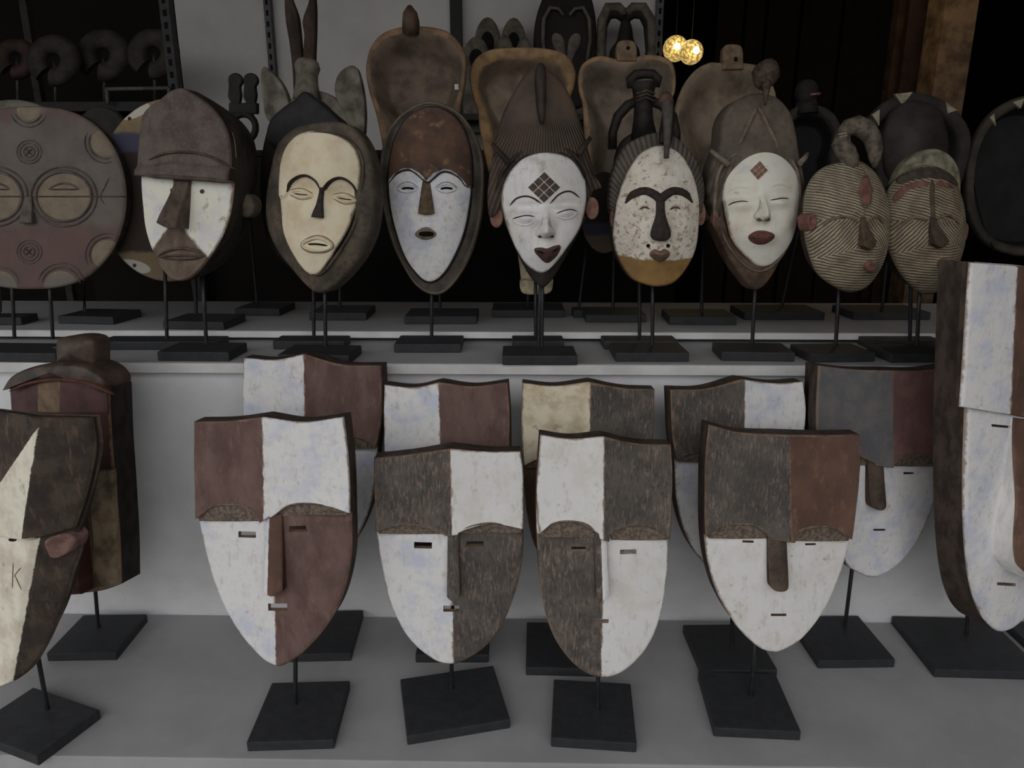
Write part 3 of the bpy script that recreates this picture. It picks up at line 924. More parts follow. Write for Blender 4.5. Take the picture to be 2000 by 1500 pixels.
s = on_base('coiffed_face_mask', 'white face with dark raised diamond grid on the brow and tall dark combed coiffure', 'mask', (981, 695), (1128, 695), Z1, (1052, 676), (1056, 520),
            depth=.085, yaw=4, tilt=4, fwd=.03, at=(1060, 400), extra_rods=[((1058, 676), (1060, 520))])
hm = hair_mat('combed_dark_hair', 1062, 120, 190, (84, 68, 55), (62, 51, 43), (38, 32, 29), 225, 260)
hair = [(1048, 131), (1030, 140), (1004, 178), (980, 228), (966, 282), (958, 348), (957, 398), (975, 415), (1000, 440), (1062, 450), (1120, 440), (1150, 405), (1160, 350), (1150, 298), (1140, 262), (1120, 203), (1097, 162), (1072, 138)]
HH = dome(1060, 320, 100, 200, 4, 26)
s.relief('coiffure', hair, lambda X, Y, r, d: HH(X, Y) + 4 * gs(X - 1055, 18) * sstep(300, 200, Y), hm, back=hollow_back(46), nr=26, center=(1060, 320), step=4, fillet=8)
fm = plain('coiffure_plain', col=(58, 49, 44), var=.35, sc=40, rough=.6)
s.relief('side_lock', [(966, 300), (955, 350), (953, 400), (962, 425), (985, 380), (1000, 330), (985, 300)], lambda X, Y, r, d: 14 - 6 * r, hm, back=-22, nr=8, step=5, fillet=4)
s.relief('side_lock', [(1140, 300), (1158, 340), (1174, 366), (1160, 372), (1146, 380), (1130, 350), (1122, 315)], lambda X, Y, r, d: 14 - 6 * r, hm, back=-22, nr=8, step=5, fillet=4)
jaw = [(985, 420), (995, 452), (1015, 500), (1037, 540), (1056, 560), (1064, 560), (1081, 542), (1106, 500), (1132, 452), (1142, 420), (1062, 400)]
s.relief('jaw', jaw, lambda X, Y, r, d: 16 - 10 * r ** 3, MT['darkwood'], back=hollow_back(40), nr=10, step=5, fillet=4, center=(1062, 450))
fo = [(1066, 301), (1021, 311), (992, 340), (979, 381), (982, 414), (992, 451), (1013, 497), (1035, 523), (1058, 533), (1079, 518), (1104, 484), (1128, 447), (1139, 414), (1143, 381), (1139, 344), (1120, 315)]
H = dome(1062, 405, 82, 125, 20, 40, [(1026, 425, 20, 11, 8), (1106, 415, 19, 10, 8), (1026, 408, 26, 8, -5), (1106, 398, 24, 8, -5), (1066, 436, 9, 24, 8), (1066, 456, 11, 9, 7), (1046, 452, 8, 18, -4), (1088, 450, 8, 18, -4), (1068, 490, 26, 18, 7), (1010, 455, 22, 26, 3), (1118, 445, 18, 26, 3),
                                              (1055, 400, 60, 6, -3)])
def f(g):
    c = paint(g, 'chalk', 1)
    c = g.mix(g.nz(30, .58, .72, 6, off=9) * .5, c, (150, 148, 142))
    return g.mix(g.nz(18, .6, .74, 3, off=6) * .4, c, (196, 172, 158))
m = pmat('kaolin_face', f, wear=((136, 124, 110), 6))
s.relief('face', fo, H, m, back=8, nr=36, nb=2, step=3.2, fillet=5)
s.strip('hair_band', [(968, 372), (980, 338), (995, 318), (1025, 294), (1066, 285), (1108, 294), (1137, 322), (1150, 350), (1156, 380)], 9, 6, fm, on=lambda X, Y: 20)
s.strip('hair_band', [(984, 345), (1000, 325), (1030, 303), (1066, 295), (1106, 303), (1130, 325), (1142, 350)], 4, 4, fm, on=lambda X, Y: 24)
s.tube('side_horn', [(961, 284, 22), (975, 302, 30), (992, 321, 34)], [4, 5, 6], fm); s.tube('side_horn', [(1149, 272, 22), (1138, 288, 30), (1126, 306, 34)], [4, 5, 6], fm)
s.relief('crest_pod', [(1050, 132), (1061, 138), (1063, 170), (1062, 215), (1056, 248), (1048, 232), (1044, 190), (1043, 150)], lambda X, Y, r, d: 40 + 8 * (1 - r * r) + 8 * sstep(150, 240, Y) , fm, back=18, nr=6, step=4, fillet=4)
tile_diamond(s, (1063, 335), (1095, 366), (1062, 395), (1030, 366), H, plain('scar_brown', col=(86, 72, 62), sc=150))
for p in ([(995, 402), (1010, 387), (1033, 384), (1058, 398)], [(1074, 398), (1093, 379), (1114, 374), (1133, 387)]): s.strip('brow', p, 3.4, 3, MT['brow_dark'], on=H)
for p in ([(1000, 428), (1012, 424), (1028, 421), (1045, 423)], [(1086, 417), (1100, 412), (1115, 409), (1128, 413)]): slit(s, 'eye_slit', p, 2.4, MT['brow_dark'], H, .8)
for p in ([(1000, 429), (1012, 438), (1030, 440), (1046, 430)], [(1086, 420), (1098, 427), (1116, 426), (1128, 415)]):
    s.strip('eyelid', p, 3, 2, m, on=H)
s.patch('nose', [(1060, 415, 1), (1072, 414, 1), (1077, 440), (1086, 455), (1080, 463), (1066, 466), (1050, 464), (1045, 456), (1055, 440)], lambda X, Y, r, d: -.5 + 15 * sstep(405, 458, Y) * (1 - r ** 2), m, on=H, fillet=0, sink=2)
for x in (1054, 1078): s.ball('nostril', x, 462, 6, 4, 2.6, 3, MT['brow_dark'], on=H)
s.patch('lips', [(1043, 487), (1056, 483), (1068, 485), (1082, 480), (1095, 480), (1091, 495), (1080, 508), (1068, 514), (1054, 504)], lambda X, Y, r, d: 6 - 5 * r * r, plain('dark_lip', col=(92, 66, 58), sc=110), on=H)
slit(s, 'mouth_line', [(1048, 490), (1068, 495), (1092, 485)], 4, MT['slit'], lambda X, Y: H(X, Y) + 4.5, 1)
for x, y, sg in ((970, 423, -1), (1156, 407, 1)):
    s.relief('ear', ell(x, y, 13, 22), lambda X, Y, r, d: 6 - 5 * gs(r, .5), MT['pinkwood'], back=-14, nr=6, step=5, fillet=3)

s = on_base('coiffed_face_mask', 'white face with small terracotta diamond and red lips under a grey-brown ridged coiffure', 'mask', (1410, 687), (1554, 689), Z1, (1469, 672), (1476, 540),
            depth=.085, yaw=4, tilt=4, fwd=.03, at=(1480, 400))
g = G('ashen_hair', .7)
X, Y = g.px()
c = g.mix(g.nz(20, .35, .68, 6), (106, 95, 82), (84, 75, 66))
st = grooves(g, 1480, 100, 150)
k = g.sm(300, 330, Y)
c = g.mix(g.sm(.35, .8, st) * k * .5, c, (52, 46, 42))
hm = g.out(g.mix(g.nz(100, .5, .7, 6) * .5, c, (60, 54, 48)), g.mix(k, g.nz(110, None, detail=6), st * -1 + 1), .45, .0018)
hair = [(1480, 183), (1455, 187), (1426, 205), (1408, 236), (1402, 282), (1388, 323), (1382, 368), (1390, 400), (1410, 430), (1480, 440), (1545, 425), (1566, 395), (1568, 350), (1556, 307), (1551, 265), (1540, 220), (1513, 190)]
HH = dome(1480, 330, 98, 160, 6, 28)
s.relief('coiffure', hair, HH, hm, back=hollow_back(46), nr=24, center=(1480, 320), step=4, fillet=8)
jaw = [(1393, 430), (1403, 462), (1424, 506), (1452, 546), (1476, 566), (1501, 546), (1529, 497), (1550, 451), (1558, 425), (1480, 400)]
s.relief('jaw', jaw, lambda X, Y, r, d: 18 - 12 * r ** 2.5, plain('jaw_tan_wood', col=(98, 78, 62), var=.35, sc=40), back=hollow_back(40), nr=12, step=5, fillet=5, center=(1479, 460))
fo = [(1484, 296), (1443, 307), (1414, 340), (1405, 381), (1411, 431), (1422, 468), (1451, 503), (1484, 521), (1513, 505), (1538, 468), (1548, 422), (1552, 369), (1546, 331), (1521, 307)]
H = dome(1481, 400, 76, 120, 20, 40, [(1440, 401, 21, 11, 7), (1523, 395, 19, 10, 7), (1440, 384, 26, 8, -4), (1523, 380, 24, 8, -4), (1470, 420, 8, 16, -4), (1509, 418, 8, 16, -4), (1489, 410, 8, 24, 8), (1489, 424, 14, 8, 6), (1487, 464, 28, 16, 7), (1430, 440, 22, 24, 4), (1535, 432, 16, 24, 3)])
def f(g):
    c = g.mix(g.nz(24, .4, .7, 5), (228, 218, 204), (208, 197, 181))
    c = g.mix(g.nz(16, .58, .72, 3, off=5) * .6, c, (186, 192, 202))
    c = g.mix(g.nz(60, .62, .74, 6, off=2) * .4, c, (160, 142, 122))
    X, Y = g.px()
    return g.mix(g.sm(18, 9, ((X - 1548).sq() + (Y - 418).sq() * .3).sqrt()) * .5, c, (184, 140, 124))
m = pmat('kaolin_face_warm', f, wear=((136, 120, 102), 5))
s.relief('face', fo, H, m, back=8, nr=36, nb=2, step=3.2, fillet=5)
rm = plain('ridge_ash', col=(122, 110, 95), sc=60)
s.strip('face_band', [(1394, 440), (1400, 350), (1412, 322), (1440, 298), (1480, 286), (1522, 296), (1550, 322), (1560, 360), (1560, 430)], 7, 6, rm, on=lambda X, Y: 20)
s.strip('chin_line', [(1405, 440), (1422, 478), (1448, 512), (1482, 530), (1516, 512), (1542, 474), (1556, 430)], 4, 4, rm, on=lambda X, Y: 14)
for p in ([(1478, 206), (1462, 240), (1440, 286)], [(1478, 206), (1498, 245), (1519, 289)]): s.strip('hair_ridge', p, 9, 9, rm, on=lambda X, Y: HH(X, Y) - 1)
s.tube('side_horn', [(1383, 296, 16), (1398, 312, 26), (1412, 326, 32)], [4, 5, 6], rm); s.tube('side_horn', [(1570, 302, 14), (1560, 312, 26), (1548, 322, 32)], [4, 5, 6], rm)
bm_ = plain('bird_brown', col=(84, 70, 60), var=.4, sc=120)
s.tube('bird_body', [(1506, 128, -14), (1500, 134, 0), (1490, 148, 14), (1482, 166, 24), (1480, 178, 28)], [8, 19, 26, 19, 9], bm_, n=12)
s.tube('bird_beak', [(1482, 170, 36), (1479, 192, 42), (1478, 214, 40)], [9, 6, 2.5], bm_)
tile_diamond(s, (1484, 314), (1500, 333), (1485, 352), (1464, 333), H, plain('terracotta', col=(140, 100, 82), sc=150), h=2)
for p in ([(1420, 376), (1440, 366), (1466, 368)], [(1504, 366), (1524, 360), (1545, 368)]): s.strip('brow', p, 4, 2, m, on=H)
for p in ([(1420, 402), (1432, 396), (1448, 393), (1462, 394)], [(1504, 391), (1516, 389), (1528, 387), (1541, 388)]): slit(s, 'eye_slit', p, 2.4, MT['brow_dark'], H, .8)
s.patch('nose', [(1483, 380, 1), (1494, 380, 1), (1500, 410), (1506, 424), (1498, 431), (1488, 433), (1477, 431), (1471, 424), (1478, 410)], lambda X, Y, r, d: -.5 + 15 * sstep(370, 426, Y) * (1 - r ** 2), m, on=H, fillet=0, sink=2)
for x in (1481, 1497): s.ball('nostril', x, 429, 5, 5.5, 3.4, 3, MT['umber'], on=H)
s.patch('lips', [(1461, 463), (1474, 452), (1487, 450), (1500, 452), (1513, 460), (1504, 472), (1488, 478), (1471, 475)], lambda X, Y, r, d: 8 - 6 * r * r, MT['redlip'], on=H)
slit(s, 'mouth_line', [(1464, 463), (1488, 466), (1511, 461)], 2.4, MT['umber'], lambda X, Y: H(X, Y) + 6.5, 1)
for x, y in ((1402, 430), (1558, 420)):
    s.relief('ear', ell(x, y, 12, 21), lambda X, Y, r, d: 6 - 5 * gs(r, .5), MT['pinkwood'], back=-14, nr=6, step=5, fillet=3)

# ---- flaking white face with yellow chin and a bird
s = on_base('bird_crest_mask', 'flaking white face with heavy dark brows, yellow chin and a long-beaked bird on top', 'mask', (1203, 689), (1347, 689), Z1, (1274, 673), (1275, 530), depth=.085, yaw=0, tilt=4,
            fwd=.03, at=(1285, 410))
g = G('grooved_cap', .7)
st = grooves(g, 1290, 470, 115)
c = g.mix(g.nz(24, .35, .66, 5), (98, 90, 81), (76, 70, 64))
c = g.mix(g.sm(.35, .8, st) * .6, c, (40, 37, 36))
hm = g.out(c, st * -1 + 1, .5, .0018)
cap = [(1290, 258), (1258, 264), (1220, 286), (1198, 331), (1190, 377), (1196, 420), (1240, 440), (1330, 440), (1368, 420), (1376, 385), (1374, 350), (1362, 315), (1335, 280), (1315, 264)]
HH = dome(1284, 370, 100, 115, 2, 24)
s.relief('hair_cap', cap, HH, hm, back=hollow_back(44), nr=20, center=(1286, 360), step=4, fillet=7)
fo = [(1290, 286), (1252, 298), (1223, 336), (1206, 381), (1198, 420), (1195, 451), (1199, 484), (1211, 513), (1232, 543), (1261, 556), (1285, 559), (1314, 551), (1339, 522), (1356, 484), (1361, 439), (1361, 389), (1347, 336), (1323, 300)]
H = dome(1281, 420, 88, 142, 16, 38, [(1256, 410, 18, 16, -4), (1320, 408, 18, 16, -4), (1288, 498, 28, 14, 8), (1230, 455, 22, 26, 3), (1335, 450, 18, 26, 3), (1288, 420, 10, 40, 4)])
def f(g):
    X, Y = g.px()
    c = g.mix(g.nz(30, .4, .7, 5), (214, 208, 196), (190, 182, 168))
    k = g.sm(300, 470, Y) * .035
    fl = g.nz(120, None, detail=8, rough=.72, off=4) + k
    c = g.mix(g.sm(.56, .62, fl) * .8, c, (138, 116, 92))
    c = g.mix(g.nz(130, .62, .68, 8, .75, off=8) * .8, c, (96, 80, 64))
    y = g.mix(g.nz(30, .35, .68, 6, off=3), (152, 116, 58), (126, 98, 56))
    e = Y + ((X - 1286) / 75).sq() * 10 + (g.nz(60, None, detail=5) - .5) * 10
    return g.mix(g.sm(506, 510, e), c, y)
m = pmat('flaking_kaolin', f, wear=((104, 88, 70), 3.5))
s.relief('face', fo, H, m, back=hollow_back(36), nr=36, nb=3, step=3.2, fillet=5)
s.strip('brow', [(1221, 397), (1236, 380), (1260, 373), (1280, 381), (1290, 388), (1300, 381), (1316, 373), (1338, 378), (1353, 396)], lambda f: 18 - 5 * abs(2 * f - 1), 7, MT['brow_dark'], on=H)
s.patch('nose', [(1281, 382, 1), (1298, 382, 1), (1299, 420), (1308, 456), (1303, 468), (1289, 471), (1274, 467), (1270, 456), (1280, 420)], lambda X, Y, r, d: 4 + 12 * sstep(385, 462, Y), MT['brow_dark'], on=H, fillet=4)
for x in (1259, 1319): slit(s, 'eye_slit', [(x - 11, 409), (x, 405), (x + 11, 408)], 4, MT['umber'], H, 1)
for x in (1259, 1319): s.strip('eyelid', [(x - 16, 411), (x, 400), (x + 16, 410)], 4, 3, m, on=H)
for x in (1266, 1305): s.patch('drilled_hole', ell(x, 480, 4, 4, 10), .8, MT['slit'], on=H, fillet=.5, nr=3)
s.patch('lips', [(1268, 496), (1278, 486), (1288, 490), (1298, 486), (1309, 495), (1302, 506), (1288, 512), (1275, 506)], lambda X, Y, r, d: 7 - 6 * r * r, plain('lip_pinkbrown', col=(128, 100, 84), sc=90), on=H)
slit(s, 'mouth_line', [(1272, 497), (1288, 499), (1306, 496)], 2.6, MT['umber'], lambda X, Y: H(X, Y) + 6, 1)
for x, y in ((1202, 426), (1368, 417)): s.relief('ear', ell(x, y, 10, 24), lambda X, Y, r, d: 4 - 4 * gs(r, .5), MT['pinkwood'], back=-16, nr=6, step=5, fillet=3)
s.tube('bird_head', [(1300, 190, 0), (1298, 194, 12), (1296, 202, 24), (1296, 214, 30)], [6, 13, 14, 10], plain('bird_rust', col=(104, 78, 66), sc=80))
s.tube('bird_beak', [(1296, 206, 32), (1297, 240, 38), (1295, 280, 42), (1293, 314, 44)], [12, 9, 6.5, 5], plain('beak_grey', col=(84, 78, 74), sc=80))
s.tube('bird_neck', [(1302, 196, 6), (1306, 225, 0), (1300, 262, 4), (1296, 285, 12)], [12, 13, 14, 12], MT['darkwood'])

# ---- the two combed masks: fine carved lines all over
def lined(name, base, line, cx, brow, nose, mouth, tilt_):
    g = G(name, .75)
    X, Y = g.px()
    wv = (g.nz(30, None, detail=3) - .5) * 9
    d1 = (Y * 1.0 - X * .38 + wv) * 1.05           # forehead: shallow diagonal
    d2 = (X * 1.0 + Y * .75 + wv) * 1.0            # cheeks: steep diagonal
    d3 = (((X - mouth[0]).sq() * .35 + (Y - mouth[1] + 90).sq()).sqrt() + wv * .6) * 1.25   # chin: arcs round the mouth
    d4 = (X * .9 - Y * .8 + wv) * 1.0              # right cheek
    a, b, c_, d_ = (d.sin() for d in (d1, d2, d3, d4))
    low = g.sm(brow, brow + 3, Y)
    rt = g.sm(nose - 1, nose + 1, X)
    v = b + (d_ - b) * rt
    chin = g.sm(-4, 4, Y - ((X - mouth[0]).abs() * .35 + mouth[1] - 42))
    v = v + (c_ - v) * chin
    v = a + (v - a) * low
    st = g.sm(-.75, .15, v)
    c = g.mix(st, g.mix(g.nz(30, .35, .68), base, tuple(x * .8 for x in base)), g.mix(g.nz(40, .35, .68, off=3), line, tuple(x * .78 for x in line)))
    c = worn(g, c, (120, 108, 88), 2.5, (62, 54, 46))
    return g.out(c, v, .22, .0012)
MT['maskpink'] = plain('faded_red_ochre', col=(128, 86, 78), sc=80)
lm = lined('combed_lines_a', (84, 73, 58), (164, 152, 127), 1652, 428, 1664, (1672, 518), 0)
s = on_base('combed_line_mask', 'tan combed-line mask with a red brow diamond and a bird perched on its crown', 'mask', (1585, 691), (1711, 689), Z1, (1632, 676), (1640, 540), depth=.085, yaw=18, tilt=4, fwd=.05, at=(1652, 440))
fo = [(1653, 315), (1616, 325), (1591, 352), (1577, 398), (1576, 451), (1583, 493), (1600, 534), (1629, 559), (1662, 571), (1691, 563), (1711, 534), (1724, 493), (1728, 431), (1727, 389), (1718, 348), (1699, 323), (1678, 313)]
H = dome(1660, 442, 84, 134, 0, 40, [(1640, 450, 22, 14, -3), (1706, 448, 16, 14, -3), (1697, 520, 18, 16, 6)], 2.3)
s.relief('face', fo, H, lm, back=hollow_back(32), nr=34, center=(1655, 440), step=3.2, fillet=7, bscale=.88)
bt = plain('brow_tan', col=(118, 104, 84), sc=80)
for p in ([(1606, 440), (1620, 429), (1640, 424), (1660, 425), (1674, 434)], [(1692, 432), (1706, 424), (1718, 427), (1726, 437)]): s.strip('brow', p, 6, 4, bt, on=H)
s.patch('nose', [(1681, 424, 1), (1688, 424, 1), (1694, 450), (1700, 477), (1690, 489, 1), (1675, 480, 1), (1677, 452)], lambda X, Y, r, d: 3 + 12 * sstep(424, 482, Y), plain('nose_umber', col=(86, 72, 56), sc=80), on=H)
s.patch('mouth', ell(1697, 520, 11, 11, 14), lambda X, Y, r, d: 6 - 4 * gs(r, .4), MT['maskpink'], on=H)
s.patch('brow_diamond', [(1690, 345), (1702, 372, 1), (1690, 402), (1677, 374, 1)], 2.5, MT['maskpink'], on=H)
s.strip('diamond_edge', [(1690, 343), (1704, 372, 1), (1690, 405), (1675, 374, 1)], 2.5, 3, bt, on=H, closed=True)
s.strip('centre_line', [(1680, 318), (1686, 332), (1690, 345)], 3, 2.5, bt, on=H); s.strip('centre_line', [(1690, 404), (1688, 414), (1686, 426)], 3, 2.5, bt, on=H)
s.relief('ear', [(1567, 424, 1), (1578, 416), (1586, 428), (1584, 446), (1573, 450)], lambda X, Y, r, d: 14 - 4 * gs(r, .5), MT['maskpink'], back=-14, nr=5, step=5, fillet=3)
bdm = plain('bird_grey_wood', col=(106, 96, 84), var=.4, sc=90)
s.tube('bird_body', [(1640, 262, 0), (1650, 250, 6), (1664, 247, 12), (1678, 256, 16), (1688, 272, 18), (1692, 296, 20), (1690, 312, 22), (1688, 330, 24)], [8, 14, 17, 17, 15, 13, 10, 3], bdm, n=12)
s.tube('bird_tail', [(1646, 262, 2), (1640, 280, 2), (1650, 296, 2), (1658, 314, 2), (1660, 326, 2)], [12, 15, 17, 16, 14], bdm, n=12)
cr = plain('pale_ring', col=(158, 150, 130), sc=90)
for k in range(3):
    s.tube('neck_ring', [(1674 + k, 267 + 5 * k, 24), (1684 + k, 262 + 5 * k, 31), (1696 + k * 2, 268 + 5 * k, 24)], 1.4, cr, n=6)
    s.tube('tail_ring', [(1631 + k, 264 + 5 * k, 8), (1640 + k, 262 + 5 * k, 14), (1650 + k, 268 + 5 * k, 11)], 1.3, cr, n=6)

lm = lined('combed_lines_b', (80, 69, 55), (156, 143, 118), 1805, 430, 1794, (1812, 513), 0)
s = on_base('combed_line_mask', 'tan combed-line mask with a dark cap band and red painted brow stripes', 'mask', (1742, 691), (1860, 690), Z1, (1791, 674), (1797, 545), depth=.085, yaw=14, tilt=4, fwd=.018, at=(1805, 450))
fo = [(1815, 322), (1773, 333), (1744, 360), (1731, 398), (1729, 451), (1736, 493), (1753, 530), (1778, 559), (1806, 575), (1831, 571), (1852, 546), (1869, 505), (1879, 460), (1879, 410), (1875, 365), (1856, 336)]
H = dome(1806, 448, 84, 134, 0, 40, [(1788, 448, 22, 14, -3), (1850, 446, 16, 14, -3), (1842, 515, 18, 16, 6)], 2.3)
s.relief('face', fo, H, lm, back=hollow_back(32), nr=34, center=(1805, 445), step=3.2, fillet=7, bscale=.88)
for p in ([(1760, 441), (1772, 429), (1788, 424), (1810, 432)], [(1828, 428), (1848, 420), (1862, 425), (1874, 439)]): s.strip('brow', p, 6, 4, bt, on=H)
s.patch('cap_band', [(1752, 356), (1775, 336), (1815, 326), (1852, 338), (1870, 362), (1840, 350), (1815, 347), (1785, 350)], 3, plain('cap_grey', col=(76, 68, 60), sc=90), on=H, center=(1815, 337), fillet=2)
s.patch('red_stripe', [(1742, 385), (1760, 366), (1785, 356), (1812, 354), (1812, 362), (1788, 366), (1764, 376), (1746, 395)], 2, MT['maskpink'], on=H, center=(1777, 365), fillet=1)
s.patch('red_stripe', [(1830, 354), (1850, 357), (1862, 366), (1850, 366), (1832, 362)], 2, MT['maskpink'], on=H, fillet=1)
s.strip('centre_ridge', [(1820, 350), (1820, 390), (1822, 432)], 8, 3, plain('ridge_umber', col=(84, 74, 60), sc=80), on=H)
s.patch('nose', [(1816, 424, 1), (1826, 424, 1), (1834, 450), (1841, 473), (1828, 485, 1), (1813, 477, 1), (1813, 450)], lambda X, Y, r, d: 3 + 12 * sstep(424, 480, Y), plain('nose_umber_b', col=(78, 66, 54), sc=80), on=H)
s.patch('mouth', ell(1842, 515, 12, 11, 14), lambda X, Y, r, d: 6 - 4 * gs(r, .4), MT['maskpink'], on=H)
s.relief('ear', [(1872, 440), (1882, 436), (1884, 455), (1876, 470)], lambda X, Y, r, d: 10, MT['maskpink'], back=-16, nr=4, step=5, fillet=3)
# ------------------------------------------------------------------ round, helmet and dark masks of the upper tiers
def ring_d(g, cx, cy, r, w, ex=1.0):
    X, Y = g.px()
    d = ((((X - cx) / ex).sq() + (Y - cy).sq()).sqrt() - r).abs()
    return g.sm(w, w * .4, d)
s = on_base('disc_mask', 'large round grey-mauve disc mask with carved ring eyes at the left edge', 'mask', (-75, 688), (108, 690), Z1, (28, 655), (22, 520), depth=.085, yaw=-2, tilt=3, fwd=.02, at=(58, 386),
            extra_rods=[((103, 656), (95, 520))])
disc = [(58, 207), (120, 213), (172, 235), (212, 275), (236, 325), (245, 384), (238, 440), (214, 495), (170, 540), (120, 560), (58, 565), (-4, 560), (-56, 540), (-98, 495), (-122, 440), (-129, 384), (-120, 325), (-96, 275), (-56, 235), (-4, 213)]
g = G('disc_paint', .8)
X, Y = g.px()
c = g.mix(g.nz(18, .35, .68, 6), (104, 96, 90), (90, 82, 78))
red = g.mix(g.nz(30, .35, .68, 6, off=3), (102, 74, 72), (90, 72, 70))
w_ = (g.nz(40, None, detail=5) - .5) * 30
c = g.mix(g.sm(432, 452, Y + w_) * .75, c, red)
c = g.mix(g.sm(244, 226, Y + w_) * g.sm(20, 40, (X - 58).abs()) * .7, c, red)
tan = g.mix(g.nz(40, .35, .68, 5, off=6), (128, 114, 96), (112, 100, 86))
for ex, ey in ((125, 384), (-10, 384)):
    e = (((X - ex) / 52).sq() + ((Y - ey) / 46).sq()).sqrt()
    c = g.mix(g.sm(1.04, .98, e), c, tan)
    c = g.mix(g.sm(.06, .02, (e - 1.12).abs()) * .6, c, (70, 64, 60))
for bx_, by2, rr in ((56, 212, 24), (206, 278, 28), (209, 498, 30), (119, 562, 34), (-90, 278, 28), (-93, 498, 30), (0, 562, 34)):
    e = ((X - bx_).sq() + (Y - by2).sq()).sqrt()
    c = g.mix(g.sm(rr, rr - 2, e), c, g.mix(g.sm(530, 545, Y) * .7, tan, (100, 100, 98)))
c = worn(g, c, (122, 110, 96), 3, (62, 54, 48))
MT['disc'] = g.out(c, g.nz(90, None, detail=6), .25, .0012)
HD = lambda X, Y, r=0, d=0: 6 * (1 - ((X - 58) / 190) ** 2 - ((Y - 386) / 180) ** 2)
s.relief('disc', disc, HD, MT['disc'], back=-20, nr=30, nb=3, step=7, fillet=4)
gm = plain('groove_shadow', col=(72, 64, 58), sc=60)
mm_ = plain('mauve_ridge', col=(100, 90, 84), sc=60)
for ex in (125, -10):
    s.strip('eye_ring', ell(ex, 384, 54, 48, 26), 5, 4, mm_, on=HD, closed=True)
    s.strip('eye_ring', ell(ex, 384, 64, 58, 26), 4, 3, mm_, on=HD, closed=True)
    s.strip('eyelid', [(ex - 30, 369), (ex - 15, 361), (ex, 358), (ex + 15, 361), (ex + 30, 369)], 4, 3, mm_, on=HD)
    s.strip('eyelid', [(ex - 30, 370), (ex, 370), (ex + 30, 370)], 3, 2, gm, on=HD)
s.strip('split_line', [(-128, 384), (-10, 384), (58, 384), (125, 384), (244, 384)], 3, 1, gm, on=HD, taper=False)
s.patch('nose', [(50, 384, 1), (64, 384, 1), (72, 436, 1), (46, 436, 1)], lambda X, Y, r, d: 4 + 10 * sstep(384, 436, Y), mm_, on=HD)
for cy_ in (297, 492):
    for rr in (11, 18, 24): s.strip('carved_ring', ell(57, cy_, rr, rr * .95, 18), 2.5, 2, mm_, on=HD, closed=True)
    s.strip('carved_cross', [(50, cy_ - 7), (64, cy_ + 7)], 2, 2, gm, on=HD); s.strip('carved_cross', [(64, cy_ - 7), (50, cy_ + 7)], 2, 2, gm, on=HD)
for bx_, by2, rr, a0, a1 in ((56, 212, 28, 20, 160), (206, 278, 32, 70, 210), (209, 498, 34, 150, 290), (119, 560, 38, 190, 350), (0, 560, 38, 190, 350), (56, 212, 36, 20, 160), (206, 278, 40, 70, 210), (209, 498, 42, 150, 290), (119, 560, 46, 195, 345)):
    s.strip('border_arc', [(bx_ + rr * math.cos(R(a0 + (a1 - a0) * k / 10)), by2 + rr * math.sin(R(a0 + (a1 - a0) * k / 10))) for k in range(11)], 3, 2.5, mm_, on=HD)
s.strip('cheek_mark', [(214, 345), (205, 365), (196, 384), (205, 400)], 2.5, 2, mm_, on=HD)

def thin_disc(label, cx, cy, rx, ry, FL, FR, z, foot, top, mat, name='disc_mask', depth=.056, fwd=.0, th=16, yaw=0, rods=()):
    s = on_base(name, label, 'mask', FL, FR, z, foot, top, depth=depth, yaw=yaw, tilt=2, fwd=fwd, at=(cx, cy), extra_rods=rods)
    s.relief('disc', ell(cx, cy, rx, ry, 30), lambda X, Y, r, d: 5 * (1 - r * r), mat, back=-th, nr=12, nb=2, step=8, fillet=3)
    return s
g = G('banded_disc_paint', .75)
X, Y = g.px()
w_ = (g.nz(40, None, detail=5) - .5) * 18
c = g.mix(g.nz(24, .35, .68, 6), (132, 114, 82), (112, 96, 70))
c = g.mix(g.sm(252, 262, Y + w_), c, (62, 64, 84))
c = g.mix(g.sm(292, 302, Y + w_), c, (52, 42, 36))
c = g.mix(g.sm(488, 498, Y + w_), c, (104, 90, 66))
c = g.mix(g.sm(1, .9, ((((X - 262) / 32).sq() + ((Y - 217 + (X - 262) * .3) / 15).sq()).sqrt())), c, (176, 170, 158))
c = g.mix(g.sm(1, .9, ((((X - 262) / 34).sq() + ((Y - 520 - (X - 262) * .2) / 13).sq()).sqrt())), c, (150, 146, 138))
MT['banded'] = g.out(worn(g, c, (128, 112, 86), 4, (60, 50, 42)), g.nz(90, None, detail=6), .25, .001)
s = thin_disc('round banded disc mask in ochre and blue half hidden behind the helmet-like mask', 330, 371, 142, 179, (190, 667), (425, 667), Z1, (326, 660), (322, 520), MT['banded'], fwd=-.03)
for a in (235, 262, 120, 145):
    x, y = 330 + 134 * math.cos(R(a)), 371 + 170 * math.sin(R(a))
    s.patch('stud', ell(x, y, 4, 4, 8), 2, MT['brow_dark'], nr=3)
thin_disc('grey-green rim of a disc mask just showing above the large round one', 22, 360, 150, 166, (-100, 620), (40, 620), Z2, (0, 608), (0, 500), plain('greenish_disc', col=(110, 108, 96), sc=30), fwd=-.02)
thin_disc('dark round disc mask in shadow between the two round masks', 195, 330, 72, 122, (112, 617), (220, 619), Z2, (165, 608), (165, 430), plain('dark_disc', col=(50, 48, 46), sc=30), depth=.10, fwd=-.07)

